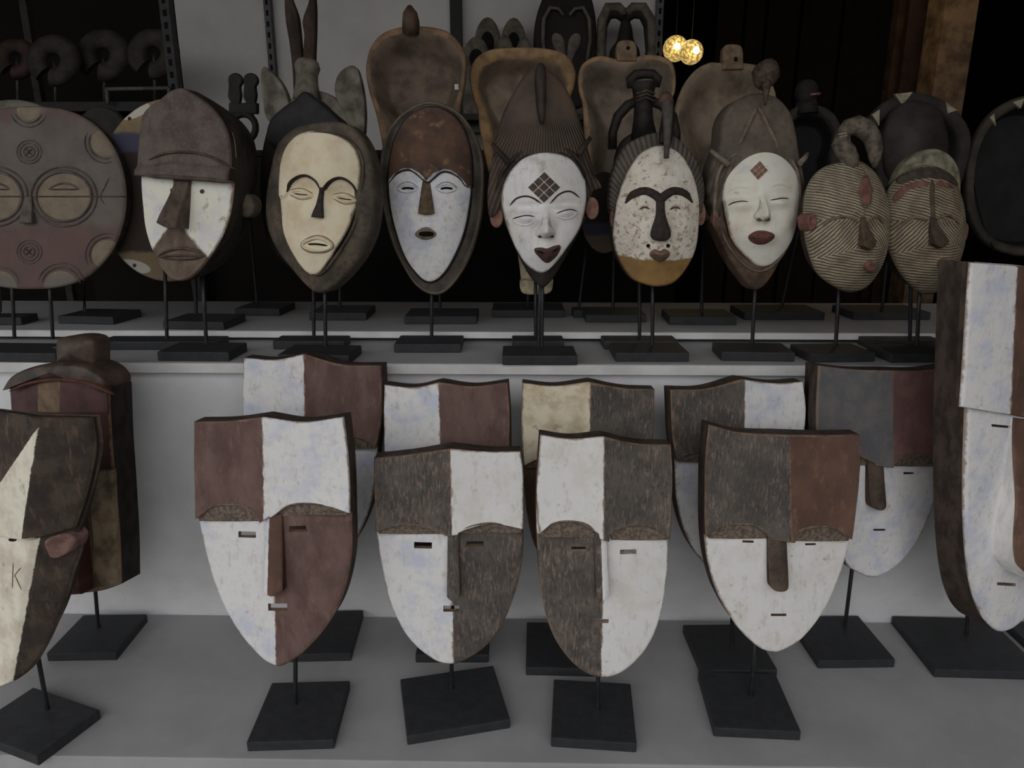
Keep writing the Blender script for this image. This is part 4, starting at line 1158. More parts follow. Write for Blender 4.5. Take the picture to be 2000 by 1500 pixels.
# ---- helmet-browed mask
s = on_base('helmet_mask', 'mask with brown domed helmet brow, white cheeks, long nose and frowning mouth', 'mask', (306, 687), (446, 688), Z1, (403, 672), (396, 540), depth=.085, yaw=-15, tilt=3, fwd=.04, at=(370, 370))
fo = [(366, 177), (325, 201), (295, 225), (286, 265), (280, 328), (278, 354), (282, 403), (289, 451), (306, 496), (329, 533), (351, 548), (381, 541), (411, 507), (437, 462), (452, 414), (458, 362), (461, 309), (454, 257), (429, 216), (396, 190)]
H = lambda X, Y, r=0, d=0: 4 + 8 * (1 - ((X - 369) / 95) ** 2)
g = G('helmet_face_paint', .75)
X, Y = g.px()
wh = g.mix(g.nz(26, .4, .68, 5), (226, 216, 202), (204, 204, 208))
wh = g.mix(g.nz(50, .56, .72, 7, off=3) * .7, wh, (150, 116, 84))
br = g.mix(g.nz(30, .35, .66, 6, off=5), (84, 70, 60), (110, 94, 80))
n_ = (g.nz(60, None, detail=5) - .5) * 14
tri = (X - 352).abs() * .95 - (Y - 425) * .75 + n_
c = g.mix(g.sm(4, -4, tri), wh, br)
c = g.mix(g.sm(13, 9, (X - 358).abs() + n_ * .5) * g.sm(470, 455, Y), c, br)
MT['helmface'] = g.out(worn(g, c, (140, 108, 78), 3, (58, 52, 47)), g.nz(120, None, detail=6), .3, .0012)
s.relief('face', fo, H, MT['helmface'], back=lambda X, Y, r, d: -75 if r > .85 else -14, nr=26, nb=4, step=5, fillet=4, wall=4, bulge=.03, bscale=.9)
hel = [(366, 176), (325, 200), (294, 224), (285, 265), (280, 320), (279, 345, 1), (320, 347), (370, 350), (420, 354), (459, 358, 1), (461, 309), (454, 257), (429, 215), (396, 189)]
hs = plain('helmet_brown', kind='umber')
g = G('helmet_speckle', .8)
c = g.mix(g.nz(28, .35, .66, 6), (78, 68, 64), (98, 88, 82))
c = g.mix(g.nz(170, .5, .62, 8, .75) * .35, c, (118, 106, 98))
MT['speckle'] = g.out(worn(g, c, (84, 70, 60), 2, (56, 50, 45)), g.nz(170, None, detail=7), .5, .0015)
HB = lambda X, Y, r=0, d=0: 16 + 8 * (1 - ((X - 369) / 95) ** 2)
s.relief('helmet', hel, lambda X, Y, r, d: HB(X, Y) + 7 * sstep(315, 325, Y + abs(X - 365) * -.12), MT['speckle'], back=-10, nr=22, nb=2, step=5, fillet=5, wall=1)
s.strip('helmet_line', [(290, 312), (320, 300), (362, 297), (405, 304), (458, 330)], 5, 3, MT['umber'], on=lambda X, Y: HB(X, Y) + 2)
s.strip('helmet_brim', [(281, 343), (320, 345), (370, 348), (420, 352), (458, 356)], 9, 6, MT['umber'], on=lambda X, Y: HB(X, Y) + 4)
s.patch('nose', [(346, 352, 1), (374, 353, 1), (372, 400), (369, 447, 1), (350, 446), (329, 436, 1), (338, 395)], lambda X, Y, r, d: 8 + 24 * sstep(350, 440, Y), MT['umber'], on=H, fillet=4, center=(355, 405))
for x, y in ((337, 372), (395, 374)): s.patch('eye_hole', ell(x, y, 4.5, 4.5, 10), 1, MT['umber'], on=H, nr=3, fillet=.6)
ml = plain('mouth_wood', col=(104, 88, 76), sc=90)
s.strip('lip', [(308, 500), (328, 490), (356, 485), (384, 490), (402, 499)], 6, 6, ml, on=H)
s.strip('lip', [(308, 502), (330, 500), (356, 499), (384, 500), (402, 501)], 5, 5, ml, on=H)
s.strip('lip', [(314, 504), (335, 506), (356, 507), (378, 506), (396, 503)], 4, 4, MT['umber'], on=H)
s.relief('ear', [(438, 383), (452, 376), (466, 386), (470, 402), (464, 418), (450, 424), (442, 408)], lambda X, Y, r, d: -30 - 8 * r, plain('ear_grey', col=(92, 82, 70), sc=60), back=-62, nr=6, step=5, fillet=4)

# ---- dark capped mask behind the cream face
s = on_base('dark_cap_mask', 'dark brown mask with pointed black cap looming behind the cream heart-shaped face', 'mask', (532, 666), (672, 666), Z1, (613, 657), (612, 480), depth=.056, yaw=-6, tilt=2, fwd=-.03, at=(600, 380))
s.relief('head', [(595, 185), (575, 200), (545, 218), (520, 255), (508, 320), (508, 400), (522, 470), (560, 520), (610, 540), (660, 515), (690, 450), (700, 370), (695, 300), (672, 245), (640, 215), (615, 192)],
         lambda X, Y, r, d: 10 * (1 - r * r), plain('blackened_wood', col=(42, 36, 33), var=.3, sc=30, rough=.6), back=-40, nr=14, nb=3, step=7, fillet=6)
s.relief('cap', [(597, 180), (580, 196), (556, 212), (530, 240), (530, 280), (600, 300), (680, 280), (672, 244), (640, 210), (615, 190)], lambda X, Y, r, d: 18 - 6 * r, plain('cap_black', col=(40, 38, 40), sc=50, rough=.55), back=-8, nr=8, nb=2, step=6, fillet=5)

# ---- dark mask with looped topknot behind the flaking face
s = on_base('topknot_mask', 'black carved mask with looped topknot and side arches behind the yellow-chinned mask', 'mask', (1180, 666), (1325, 666), Z1, (1249, 658), (1249, 440), depth=.056, yaw=0, tilt=2, fwd=-.02, at=(1255, 260))
s.relief('head', [(1255, 255), (1215, 275), (1200, 330), (1205, 400), (1230, 460), (1270, 480), (1310, 450), (1335, 380), (1330, 310), (1300, 268)], lambda X, Y, r, d: 12 * (1 - r * r), MT['darkwood'], back=-30, nr=10, nb=2, step=7, fillet=6)
s.tube('topknot_stem', [(1258, 275, 0), (1256, 235, 2), (1256, 205, 4), (1256, 178, 6), (1256, 160, 8)], [28, 20, 18, 22, 28], MT['darkwood'], n=16)
s.tube('topknot_loop', [(1232, 172, 6), (1230, 158, 10), (1240, 148, 12), (1256, 146, 12), (1274, 147, 10), (1284, 155, 8), (1280, 170, 4)], [8, 10, 10, 9, 9, 9, 8], MT['darkwood'])
for k in range(3): s.tube('carved_ring', [(1240, 186 + 7 * k, 20), (1258, 181 + 7 * k, 28), (1276, 187 + 7 * k, 20)], 2, MT['umber'], n=6)
s.tube('side_arch', [(1196, 292, 2), (1196, 260, 4), (1206, 228, 6), (1226, 206, 6), (1244, 198, 4)], [9, 9, 10, 10, 9], MT['darkwood'])
s.tube('side_arch', [(1320, 292, 2), (1320, 260, 4), (1312, 228, 6), (1292, 206, 6), (1270, 198, 4)], [9, 9, 10, 10, 9], MT['darkwood'])

# ---- cream-necked mask hidden behind the dark coiffed face
s = on_base('cream_neck_mask', 'pale cream neck and chin of a mask hidden behind the dark-coiffed white face', 'mask', (1000, 666), (1102, 666), Z1, (1046, 658), (1046, 540), depth=.056, yaw=0, tilt=0, fwd=-.015, at=(1046, 520))
cm = plain('aged_cream', col=(176, 162, 132), sc=60)
s.relief('neck', [(1012, 440), (1011, 490), (1016, 530), (1020, 548), (1046, 552), (1076, 548), (1080, 520), (1082, 440)], lambda X, Y, r, d: 10 * (1 - r * r), cm, back=-24, nr=8, nb=2, step=6, fillet=5)
s.relief('chin_block', [(1018, 546), (1016, 562), (1022, 572), (1048, 574), (1074, 570), (1080, 552), (1078, 542), (1048, 548)], lambda X, Y, r, d: 16 - 4 * r, cm, back=-22, nr=6, nb=2, step=6, fillet=4)
s.relief('head', [(1000, 460), (990, 400), (1005, 330), (1045, 310), (1085, 330), (1098, 400), (1088, 460), (1045, 480)], lambda X, Y, r, d: 8 * (1 - r * r), MT['darkwood'], back=-20, nr=8, nb=2, step=8, fillet=5)

# ------------------------------------------------------------------ large pieces at the left and right ends of the lower shelf
s = on_base('ridged_mask', 'dark streaked mask with white wedge stripe, scratched K-like mark and pink ear, at left edge', 'mask', (72, 1478), (195, 1386), 0, (93, 1385), (68, 1250), depth=.15, yaw=-12, tilt=5, fwd=.03, at=(40, 1060))
out = [(-150, 800, 1), (-60, 792), (30, 795), (112, 803), (178, 815, 1), (180, 880), (166, 960), (148, 1036), (148, 1075), (136, 1120), (116, 1200), (92, 1265), (68, 1304), (18, 1330), (-5, 1330), (-50, 1290), (-95, 1200), (-130, 1090), (-150, 1000), (-156, 900)]
rx_ = lambda Y: interp([790, 1036, 1330], [112, 90, 44], Y)
def HA(X, Y, r=0, d=0):
    t = X - rx_(Y)
    return 30 - (.62 * t if t > 0 else -.10 * t)
g = G('streaked_ridge_paint', .8)
X, Y = g.px()
dk = g.mix(g.nz(30, .35, .66, 6), (54, 47, 43), (74, 64, 56))
dk = g.mix(g.nz(110, .52, .68, 7, .7, st=(1, 1, .25), off=2) * .6, dk, (110, 88, 72))
dk = g.mix(g.nz(90, .54, .7, 7, .7, st=(1, 1, .3), off=6) * .8, dk, (34, 31, 31))
wt = g.mix(g.nz(30, .4, .68, 5, off=4), (222, 214, 196), (196, 188, 170))
wt = g.mix(g.nz(90, .58, .72, 7, off=7, st=(1, 1, .4)) * .6, wt, (150, 134, 112))
n_ = (g.nz(90, None, detail=5) - .5) * 6
up = g.sm(-1, 1, (113 - (Y - 826) * .152) - X + n_) * g.sm(-1, 1, (Y - 826) - (113 - X) * 1.36 + n_)
lo = g.sm(-1, 1, (101 - (Y - 1038) * .178) - X + n_)
lw = g.sm(1034, 1038, Y)
c = g.mix(up * (1 - lw) + lo * lw, dk, wt)
c = worn(g, c, (96, 80, 64), 3, (50, 43, 38))
MT['streak'] = g.out(c, g.nz(140, None, detail=7, st=(1, 1, .35)), .5, .002)
s.relief('mask_body', out, HA, MT['streak'], back=lambda X, Y, r, d: -52 if r > .9 else -46, nr=30, nb=4, step=6, fillet=5, center=(20, 1040), wall=3, bscale=.8)
s.relief('forehead', [(-149, 802, 1), (-60, 794), (30, 797), (112, 805), (176, 817, 1), (178, 880), (165, 960), (148, 1030, 1), (124, 1036), (90, 1040, 1), (40, 1036), (0, 1028), (-60, 1020), (-148, 1028, 1), (-155, 900)],
         lambda X, Y, r, d: HA(X, Y) + 9, MT['streak'], back=lambda X, Y, r, d: HA(X, Y) - 4, nr=20, nb=3, step=6, fillet=4, center=(20, 915), wall=1)
s.relief('ear', [(114, 1046), (124, 1038), (140, 1038), (150, 1050), (148, 1064), (138, 1078), (122, 1082), (116, 1068)], lambda X, Y, r, d: HA(X, Y) + 15 - 6 * gs(r, .6), plain('ear_pink', col=(134, 100, 94), sc=60), back=-24, nr=8, step=5, fillet=4)
s.patch('eye_hole', ell(25, 1054, 8, 3.5, 12), 1.2, MT['slit'], on=HA, nr=3, fillet=.6)
mk = plain('scratch_brown', col=(96, 78, 62), sc=80)
for p in ([(26, 1098), (25, 1124), (24, 1150)], [(42, 1108), (33, 1118), (27, 1127)], [(29, 1124), (35, 1136), (42, 1152)]): s.strip('scratched_mark', p, 1.8, .8, mk, on=HA)

s = on_base('capped_block_mask', 'tall brown block mask with capped knob, maroon brow and cream panels', 'mask', (90, 1276), (226, 1274), 0, (192, 1224), (181, 1090), depth=.12, yaw=-20, tilt=2, fwd=.05, at=(130, 930), ymax=GB)
out = [(24, 752, 1), (70, 742), (120, 738), (175, 742), (218, 756, 1), (222, 850), (229, 950), (236, 1060), (238, 1140, 1), (205, 1150), (150, 1152), (90, 1140, 1), (60, 1000), (36, 880)]
HBk = lambda X, Y, r=0, d=0: 4 + 10 * (1 - ((X - 130) / 110) ** 2)
g = G('block_mask_paint', .65)
X, Y = g.px()
mr = g.mix(g.nz(26, .35, .66, 5), (86, 58, 56), (68, 48, 46))
tn = g.mix(g.nz(30, .35, .66, 6, off=3), (126, 104, 80), (98, 78, 58))
dr = g.mix(g.nz(30, .35, .66, 6, off=5), (66, 40, 36), (52, 34, 31))
cr_ = g.mix(g.nz(26, .35, .68, 6, off=7), (146, 128, 100), (112, 92, 70))
n_ = (g.nz(80, None, detail=4) - .5) * 5
c = g.mix(g.sm(798, 804, Y), mr, dr)
c = g.mix(g.sm(23, 21, (X - 112).abs() + n_) * g.sm(802, 798, Y), c, tn)
c = g.mix(g.sm(912, 916, Y + n_) * g.sm(-1, 1, (X - 168) - (Y - 915) * .07 + n_), c, cr_)
c = g.mix(g.sm(1060, 1064, Y) * g.sm(-1, 1, 142 - X + n_), c, cr_)
MT['blockpaint'] = g.out(worn(g, c, (120, 92, 68), 3, (48, 42, 38)), g.nz(110, None, detail=6), .3, .0012)
s.relief('mask_body', out, HBk, MT['blockpaint'], back=-34, nr=22, nb=2, step=6, fillet=4, wall=4)
cm_ = plain('cap_brown_varnish', col=(80, 64, 54), var=.4, sc=30, rough=.5, spec=.4)
s.relief('cap', [(18, 760, 1), (34, 735), (64, 718), (104, 708), (154, 707), (190, 716), (214, 738), (216, 764, 1), (180, 748), (120, 738), (60, 744)], lambda X, Y, r, d: 20 - 6 * r, cm_, back=-34, nr=12, nb=2, step=6, fillet=8, center=(122, 722), wall=4)
s.strip('cap_edge', [(19, 764), (60, 748), (120, 741), (180, 750), (221, 770)], 7, 5, plain('edge_redbrown', col=(96, 58, 44), sc=60), on=lambda X, Y: 16)
s.relief('cap_knob', [(102, 712, 1), (101, 672), (106, 662), (138, 657), (168, 662), (174, 672), (175, 712, 1)], lambda X, Y, r, d: 4 - 10 * r * r, cm_, back=-34, nr=8, nb=2, step=5, fillet=5)
s.strip('knob_line', [(102, 678), (138, 683), (174, 677)], 3, 2, plain('knob_tan', col=(104, 84, 68), sc=60), on=lambda X, Y: -4)
s.patch('nose', [(140, 920, 1), (164, 918, 1), (176, 1060), (184, 1148, 1), (142, 1150, 1), (140, 1050)], lambda X, Y, r, d: 8 + 16 * sstep(930, 1140, Y), plain('nose_maroon', col=(84, 48, 42), sc=50), on=HBk, fillet=4)
s.patch('cheek_panel', [(176, 918, 1), (224, 916, 1), (231, 1138, 1), (190, 1146, 1)], 5, plain('cheek_cream', col=(142, 124, 98), var=.4, sc=30), on=HBk, fillet=3)

s = on_base('tall_shield_mask', 'tall narrow blue-white mask with rust half-forehead and big wedge nose at right edge', 'mask', (1826, 1306), (2040, 1312), 0, (1887, 1240), (1895, 1130), depth=.16, yaw=26, tilt=2, fwd=.10, at=(1960, 860), ymax=GB)
out = [(1899, 511, 1), (1972, 517), (2040, 526), (2110, 542, 1), (2108, 650), (2098, 800), (2085, 930), (2060, 1050), (2025, 1130), (1985, 1192), (1960, 1218), (1942, 1227), (1928, 1222), (1908, 1196), (1892, 1145), (1883, 1057), (1881, 939), (1884, 800), (1888, 705), (1895, 558)]
HL = lambda X, Y, r=0, d=0: 4 + 14 * (1 - min(1, abs(X - 1990) / 110) ** 2)
m = shield_mat('tall_mask_paint', ('white', 'rust', 'white', 'white'), ((1972, 517), (1960, 805)), ((2080, 805), (2080, 1300)), 780, off=12, wear=2.2)
m2 = shield_mat('tall_forehead_paint', ('white', 'rust', 'white', 'rust'), ((1972, 517), (1960, 805)), ((1972, 517), (1960, 805)), 803, off=12, wear=2.2)
s.relief('mask_body', out, HL, m, back=-44, nr=26, nb=2, step=6, fillet=5, wall=4, cut=[([(1919, 824), (1954, 826), (1954, 831), (1919, 829)], 40, -40), ([(1929, 1129), (1961, 1129), (1961, 1135), (1929, 1135)], 40, -40)]).data.materials.append(MT['slot'])
s.relief('forehead', [(1898, 512, 1), (1972, 518), (2040, 527), (2109, 543, 1), (2107, 650), (2098, 800), (2094, 830, 1), (2030, 820), (1960, 808), (1883, 797, 1), (1888, 705), (1895, 558)], lambda X, Y, r, d: HL(X, Y) + 6, m2, back=2, nr=18, nb=2, step=6, fillet=4, wall=1, h0=14)
g = G('wedge_nose_paint', .72)
X, Y = g.px()
w1, r1 = paint(g, 'white', 2), paint(g, 'rust', 4)
c = g.mix(g.sm(-1, 1, X - (1944 - (Y - 830) * .13) + (g.nz(80, None) - .5) * 5), w1, r1)
nm = g.out(worn(g, c, (120, 92, 72), 1.5, (214, 212, 210)), g.nz(140, None, detail=6), .3, .0012)
s.patch('nose', [(1976, 815, 1), (2020, 820, 1), (2055, 1000), (2062, 1112, 1), (2000, 1118), (1957, 1110, 1), (1938, 1078), (1958, 950)], lambda X, Y, r, d: 4 + 42 * sstep(800, 1100, Y) * (1 - .75 * sstep(1992 - (Y - 830) * .13, 1950 - (Y - 830) * .13, X)), nm, on=HL, fillet=3, nr=14, center=(2000, 1010))
lb = on_base('rear_stand', 'black stand base plate partly hidden behind the tall mask at right edge', 'stand', (2046, 1290), (2150, 1292), 0, (2090, 1255), (2094, 1100), depth=.12)
# ------------------------------------------------------------------ hollow masks turned away, on the back bench
MT['hollow_in'] = plain('hollow_inside', col=(92, 80, 68), var=.35, sc=24)
def bowl_mat(name, rimc, inc, rw, var=.3):
    g = G(name, .75)
    rim, sd = g.rim()
    a = g.mix(g.nz(30, .35, .68, 6), rimc, tuple(v * .72 for v in rimc))
    b = g.mix(g.nz(20, .35, .68, 6, off=4), inc, tuple(v * (1 - var) for v in inc))
    c = g.mix(g.sm(rw + 2, rw - 2, rim + (g.nz(60, None) - .5) * 6), b, a)
    c = g.mix(g.sm(.4, .6, sd), c, tuple(v * .8 for v in rimc))
    return g.out(c, g.nz(60, None, detail=7, st=(1, 1, .5)), .35, .002)
def bowl(name, label, out, D, rw, rimc, inc, base, foot, top, yaw=0, tilt=6, fwd=.0, z=None, at=None, depth=.11, soft=50, center=None):
    s = on_base(name, label, 'mask', base[0], base[1], Z2 if z is None else z, foot, top, depth=depth, yaw=yaw, tilt=tilt, fwd=fwd, at=at or out[0][:2])
    hf = lambda X, Y, r, d: -D * sstep(rw * .7, rw + soft, d)
    s.relief('shell', out, hf, bowl_mat(name + '_wood', rimc, inc, rw), back=lambda X, Y, r, d: hf(X, Y, r, d) - 14, nr=26, nb=6, step=6, fillet=5, wall=1, center=center)
    return s
HG = 'hollow mask backs on the bench'
s = bowl('hollow_mask', 'back of a round-topped hollow brown mask with a nose-like knob and white tag', [(800, 50), (750, 62), (725, 88), (715, 120), (715, 150), (721, 180), (731, 212), (742, 260), (755, 340), (780, 430), (820, 470), (860, 430), (885, 340), (896, 250), (899, 212), (906, 175), (911, 130), (909, 105), (892, 75), (862, 56)],
         46, 13, (136, 106, 78), (108, 92, 78), ((789, 618), (931, 618)), (860, 606), (852, 430), at=(812, 180))
s.tube('knob', [(802, 62, -6), (803, 44, 4), (802, 28, 8), (801, 14, 4)], [18, 17, 14, 5], plain('knob_brown', col=(86, 66, 54), sc=60), n=12)
s.patch('price_tag', [(888, 165, 1), (896, 165, 1), (896, 176, 1), (888, 176, 1)], 3, plain('paper_white', col=(226, 226, 226)), nr=2, fillet=.5)
s = bowl('hollow_mask', 'back of a hollow mask with broad orange-brown rim behind the dark coiffure', [(1025, 91), (957, 96), (930, 112), (917, 140), (920, 175), (931, 212), (938, 260), (955, 340), (985, 420), (1025, 450), (1065, 420), (1090, 340), (1102, 260), (1112, 200), (1122, 170), (1125, 140), (1107, 107), (1075, 95)],
         50, 24, (156, 122, 82), (128, 112, 94), ((961, 606), (1104, 606)), (1031, 598), (1031, 420), at=(1022, 190), soft=26)
s = bowl('hollow_mask', 'back of a square-shouldered hollow mask with a drilled top tab, behind the bird mask', [(1142, 120), (1170, 108), (1200, 113), (1224, 118), (1250, 108), (1280, 106), (1310, 117), (1320, 140), (1320, 175), (1312, 200), (1306, 300), (1290, 400), (1225, 440), (1165, 400), (1145, 300), (1138, 200), (1131, 175), (1131, 140)],
         42, 10, (150, 118, 88), (122, 108, 92), ((1145, 615), (1263, 615)), (1197, 606), (1200, 420), at=(1225, 190))
tb = plain('tab_tan', col=(122, 100, 76), sc=60)
s.relief('top_tab', [(1205, 120, 1), (1204, 90), (1212, 80), (1236, 81), (1243, 92), (1243, 120, 1)], lambda X, Y, r, d: 4, tb, back=-18, nr=5, nb=2, step=5, fillet=3)
s.patch('tab_hole', ell(1226, 95, 4, 4, 10), 5, MT['slit'], nr=2, fillet=.5)
s = bowl('hollow_mask', 'back of an oval hollow mask with a tall drilled tab, near the golden lamps', [(1413, 122), (1388, 121), (1360, 135), (1338, 162), (1324, 195), (1318, 232), (1323, 274), (1338, 324), (1355, 390), (1390, 440), (1430, 450), (1470, 420), (1495, 340), (1510, 260), (1518, 205), (1516, 180), (1503, 150), (1482, 128), (1453, 122)],
         44, 9, (140, 120, 96), (132, 117, 98), ((1308, 619), (1440, 620)), (1370, 610), (1375, 420), at=(1418, 220))
s.relief('top_tab', [(1411, 136, 1), (1412, 96), (1418, 88), (1444, 89), (1450, 98), (1451, 136, 1)], lambda X, Y, r, d: 4, tb, back=-18, nr=5, nb=2, step=5, fillet=3)
s.patch('tab_hole', ell(1436, 117, 4, 5, 10), 5, MT['slit'], nr=2, fillet=.5)
dk = (42, 39, 38)
s = bowl('figure_top_mask', 'dark hollow mask crowned by a small carved head', [(1590, 204), (1560, 206), (1540, 222), (1535, 262), (1540, 330), (1552, 390), (1590, 420), (1626, 390), (1640, 330), (1645, 255), (1634, 226), (1615, 210)],
         40, 22, (54, 50, 47), (26, 24, 24), ((1455, 610), (1612, 610)), (1527, 600), (1570, 400), at=(1590, 300), soft=14)
s.ball('carved_head', 1578, 180, -8, 23, 26, 20, plain('black_head', col=dk, sc=60))
s.tube('carved_neck', [(1578, 196, -8), (1578, 222, -8)], [18, 24], plain('black_neck', col=dk, sc=60), n=14)
s.tube('head_stripe', [(1578, 188, 14), (1592, 186, 10), (1602, 183, 0)], 2.5, MT['pinkwood'], n=6)
s = bowl('horn_rim_mask', 'large dark domed mask with cream triangles along its round rim', [(1784, 179), (1737, 194), (1703, 223), (1689, 252), (1700, 300), (1715, 342), (1740, 400), (1790, 430), (1840, 410), (1874, 370), (1890, 325), (1898, 285), (1895, 252), (1874, 220), (1838, 192)],
         30, 26, (52, 47, 45), (36, 33, 32), ((1668, 610), (1819, 610)), (1723, 600), (1740, 420), at=(1795, 290), soft=14, fwd=.04)
s.relief('dark_dome', [(1786, 196), (1745, 212), (1726, 250), (1722, 300), (1735, 350), (1785, 365), (1835, 345), (1850, 300), (1846, 250), (1826, 212)], lambda X, Y, r, d: 6 + 30 * (1 - r * r), plain('dome_black', col=(58, 50, 48), var=.3, sc=24, rough=.55), back=-20, nr=12, nb=2, step=6, fillet=5)
tc = plain('triangle_cream', col=(150, 142, 118), sc=60)
s.patch('triangle', [(1746, 184, 1), (1782, 180, 1), (1762, 206, 1)], 3, tc, nr=3, fillet=.6)
s.patch('triangle', [(1702, 224, 1), (1717, 214, 1), (1716, 246, 1)], 3, tc, nr=3, fillet=.6)
s.patch('triangle', [(1846, 200, 1), (1868, 216, 1), (1850, 222, 1)], 3, tc, nr=3, fillet=.6)
s = bowl('hollow_mask', 'big dark hollow mask with cream triangle border cut by the right edge', [(2010, 186), (1964, 202), (1928, 232), (1900, 284), (1889, 350), (1893, 414), (1921, 468), (1960, 492), (2010, 500), (2070, 485), (2110, 420), (2125, 340), (2110, 260), (2065, 205)],
         40, 20, (66, 60, 52), (34, 33, 33), ((1960, 612), (2110, 612)), (2030, 604), (2030, 480), at=(2000, 340), soft=10)
s.patch('triangle', [(1932, 230, 1), (1940, 222, 1), (1944, 246, 1)], 3, tc, nr=3, fillet=.6)
s.patch('triangle', [(1976, 200, 1), (2000, 192, 1), (1992, 212, 1)], 3, tc, nr=3, fillet=.6)
s.tube('cord', [(1900, 330, -6), (1912, 400, -4), (1926, 450, -4), (1940, 484, 0)], 1.6, MT['black'], n=6)
s = on_base('cream_rim_mask', 'pale green-cream patterned mask rim peeking over the dark-banded combed mask', 'mask', (1700, 666), (1846, 666), Z1, (1777, 658), (1780, 520), depth=.05, yaw=8, tilt=2, fwd=-.01, at=(1815, 380))
s.relief('shell', [(1827, 290), (1790, 302), (1760, 330), (1745, 380), (1752, 440), (1780, 490), (1820, 500), (1855, 470), (1872, 420), (1878, 370), (1874, 330), (1856, 302)], lambda X, Y, r, d: 12 * (1 - r * r), plain('greenish_cream', col=(142, 136, 112), var=.35, sc=60), back=-20, nr=10, nb=2, step=6, fillet=5)
# ---- horned animal mask
s = on_base('horned_animal_mask', 'grey animal mask with leaf ears, blunt crest and two tall dark horns', 'mask', (603, 611), (715, 611), Z2, (664, 602), (664, 480), depth=.11, yaw=0, tilt=2, fwd=.0, at=(615, 220))
am = plain('ashen_wood', col=(122, 115, 103), var=.35, sc=30)
s.relief('head', [(600, 176), (570, 190), (552, 230), (548, 300), (560, 400), (600, 500), (640, 510), (690, 420), (704, 320), (700, 250), (672, 205), (640, 182)], lambda X, Y, r, d: 24 * (1 - r * r), am, back=-40, nr=12, nb=2, step=7, fillet=6)
s.relief('ear', [(516, 132), (528, 138), (548, 158), (562, 186), (566, 212), (548, 236), (526, 236), (516, 200), (512, 160)], lambda X, Y, r, d: 10 - 12 * gs(r, .6), am, back=-14, nr=8, nb=2, step=5, fillet=4)
s.relief('ear', [(694, 130), (672, 136), (658, 156), (656, 184), (670, 215), (690, 250), (706, 270), (714, 240), (712, 190), (704, 150)], lambda X, Y, r, d: 10 - 12 * gs(r, .6), am, back=-14, nr=8, nb=2, step=5, fillet=4)
s.tube('crest', [(604, 196, 14), (604, 168, 16), (604, 150, 16), (605, 134, 16), (605, 124, 14)], [28, 22, 21, 25, 21], am, n=16)
hn = plain('horn_red_brown', col=(62, 48, 40), var=.35, sc=40)
s.relief('horn', [(560, -60, 1), (556, 0), (558, 40), (566, 90), (572, 140), (574, 180, 1), (592, 178, 1), (590, 110), (586, 60), (582, 30), (568, -10)], lambda X, Y, r, d: 6 - 4 * r, hn, back=-12, nr=6, nb=2, step=6, fillet=4, center=(574, 70))
s.relief('horn', [(610, -50, 1), (616, 0), (617, 50), (615, 110), (614, 150, 1), (594, 150, 1), (592, 110), (594, 70), (591, 40), (604, 0)], lambda X, Y, r, d: 6 - 4 * r, hn, back=-12, nr=6, nb=2, step=6, fillet=4, center=(604, 60))
# ---- black openwork carving with paired heads
s = on_base('paired_head_carving', 'black openwork carving of two small heads above a crossbar and ring', 'carving', (458, 602), (545, 603), Z2, (502, 592), (476, 276), depth=.10, yaw=0, tilt=0, fwd=-.02, at=(475, 210))
bk = plain('ebony', col=(34, 33, 32), rough=.6)
for o_ in (0, 30):
    s.relief('figure', [(446 + o_, 168), (446 + o_, 150), (454 + o_, 143), (464 + o_, 143), (472 + o_, 152), (472 + o_, 162), (468 + o_, 168), (470 + o_, 186), (466 + o_, 206, 1), (450 + o_, 206, 1), (449 + o_, 198), (445 + o_, 190)],
             lambda X, Y, r, d: 0, bk, back=-10, nr=5, nb=2, step=4, fillet=2)
s.relief('crossbar', [(447, 201, 1), (502, 201, 1), (502, 222, 1), (447, 222, 1)], lambda X, Y, r, d: 2, bk, back=-12, nr=3, nb=2, step=6, fillet=2)
s.tube('ring', [(474 + 24 * math.cos(R(a)), 249 + 27 * math.sin(R(a)), -4) for a in range(-90, 271, 20)], 7, bk, n=8)
# ---- small blue-bottomed disc between coiffed face and bird mask
g = G('blue_disc', .75)
X, Y = g.px()
c = g.mix(g.sm(428, 440, Y + (g.nz(40, None) - .5) * 16), (46, 41, 38), (66, 68, 88))
c = g.mix(g.sm(456, 462, Y + (g.nz(40, None) - .5) * 10), c, (112, 94, 80))
bm__ = g.out(worn(g, c, (128, 112, 92), 2.5, (60, 52, 46)))
s = thin_disc('small disc mask with blue and tan lower edge between the dark coiffure and bird mask', 1180, 415, 46, 80, (1120, 606), (1140, 606), Z2, (1131, 600), (1150, 450), bm__, depth=.05, fwd=.09)
# ---- hidden piece behind the helmet mask
s = on_base('oval_dark_mask', 'thin dark oval mask mostly hidden behind the helmet-like mask', 'mask', (317, 627), (436, 629), Z2, (383, 614), (380, 450), depth=.10, yaw=0, tilt=2, fwd=-.01, at=(385, 400))
s.relief('face', ell(392, 400, 60, 120, 20), lambda X, Y, r, d: 14 * (1 - r * r), MT['darkwood'], back=-20, nr=8, nb=2, step=8, fillet=4)
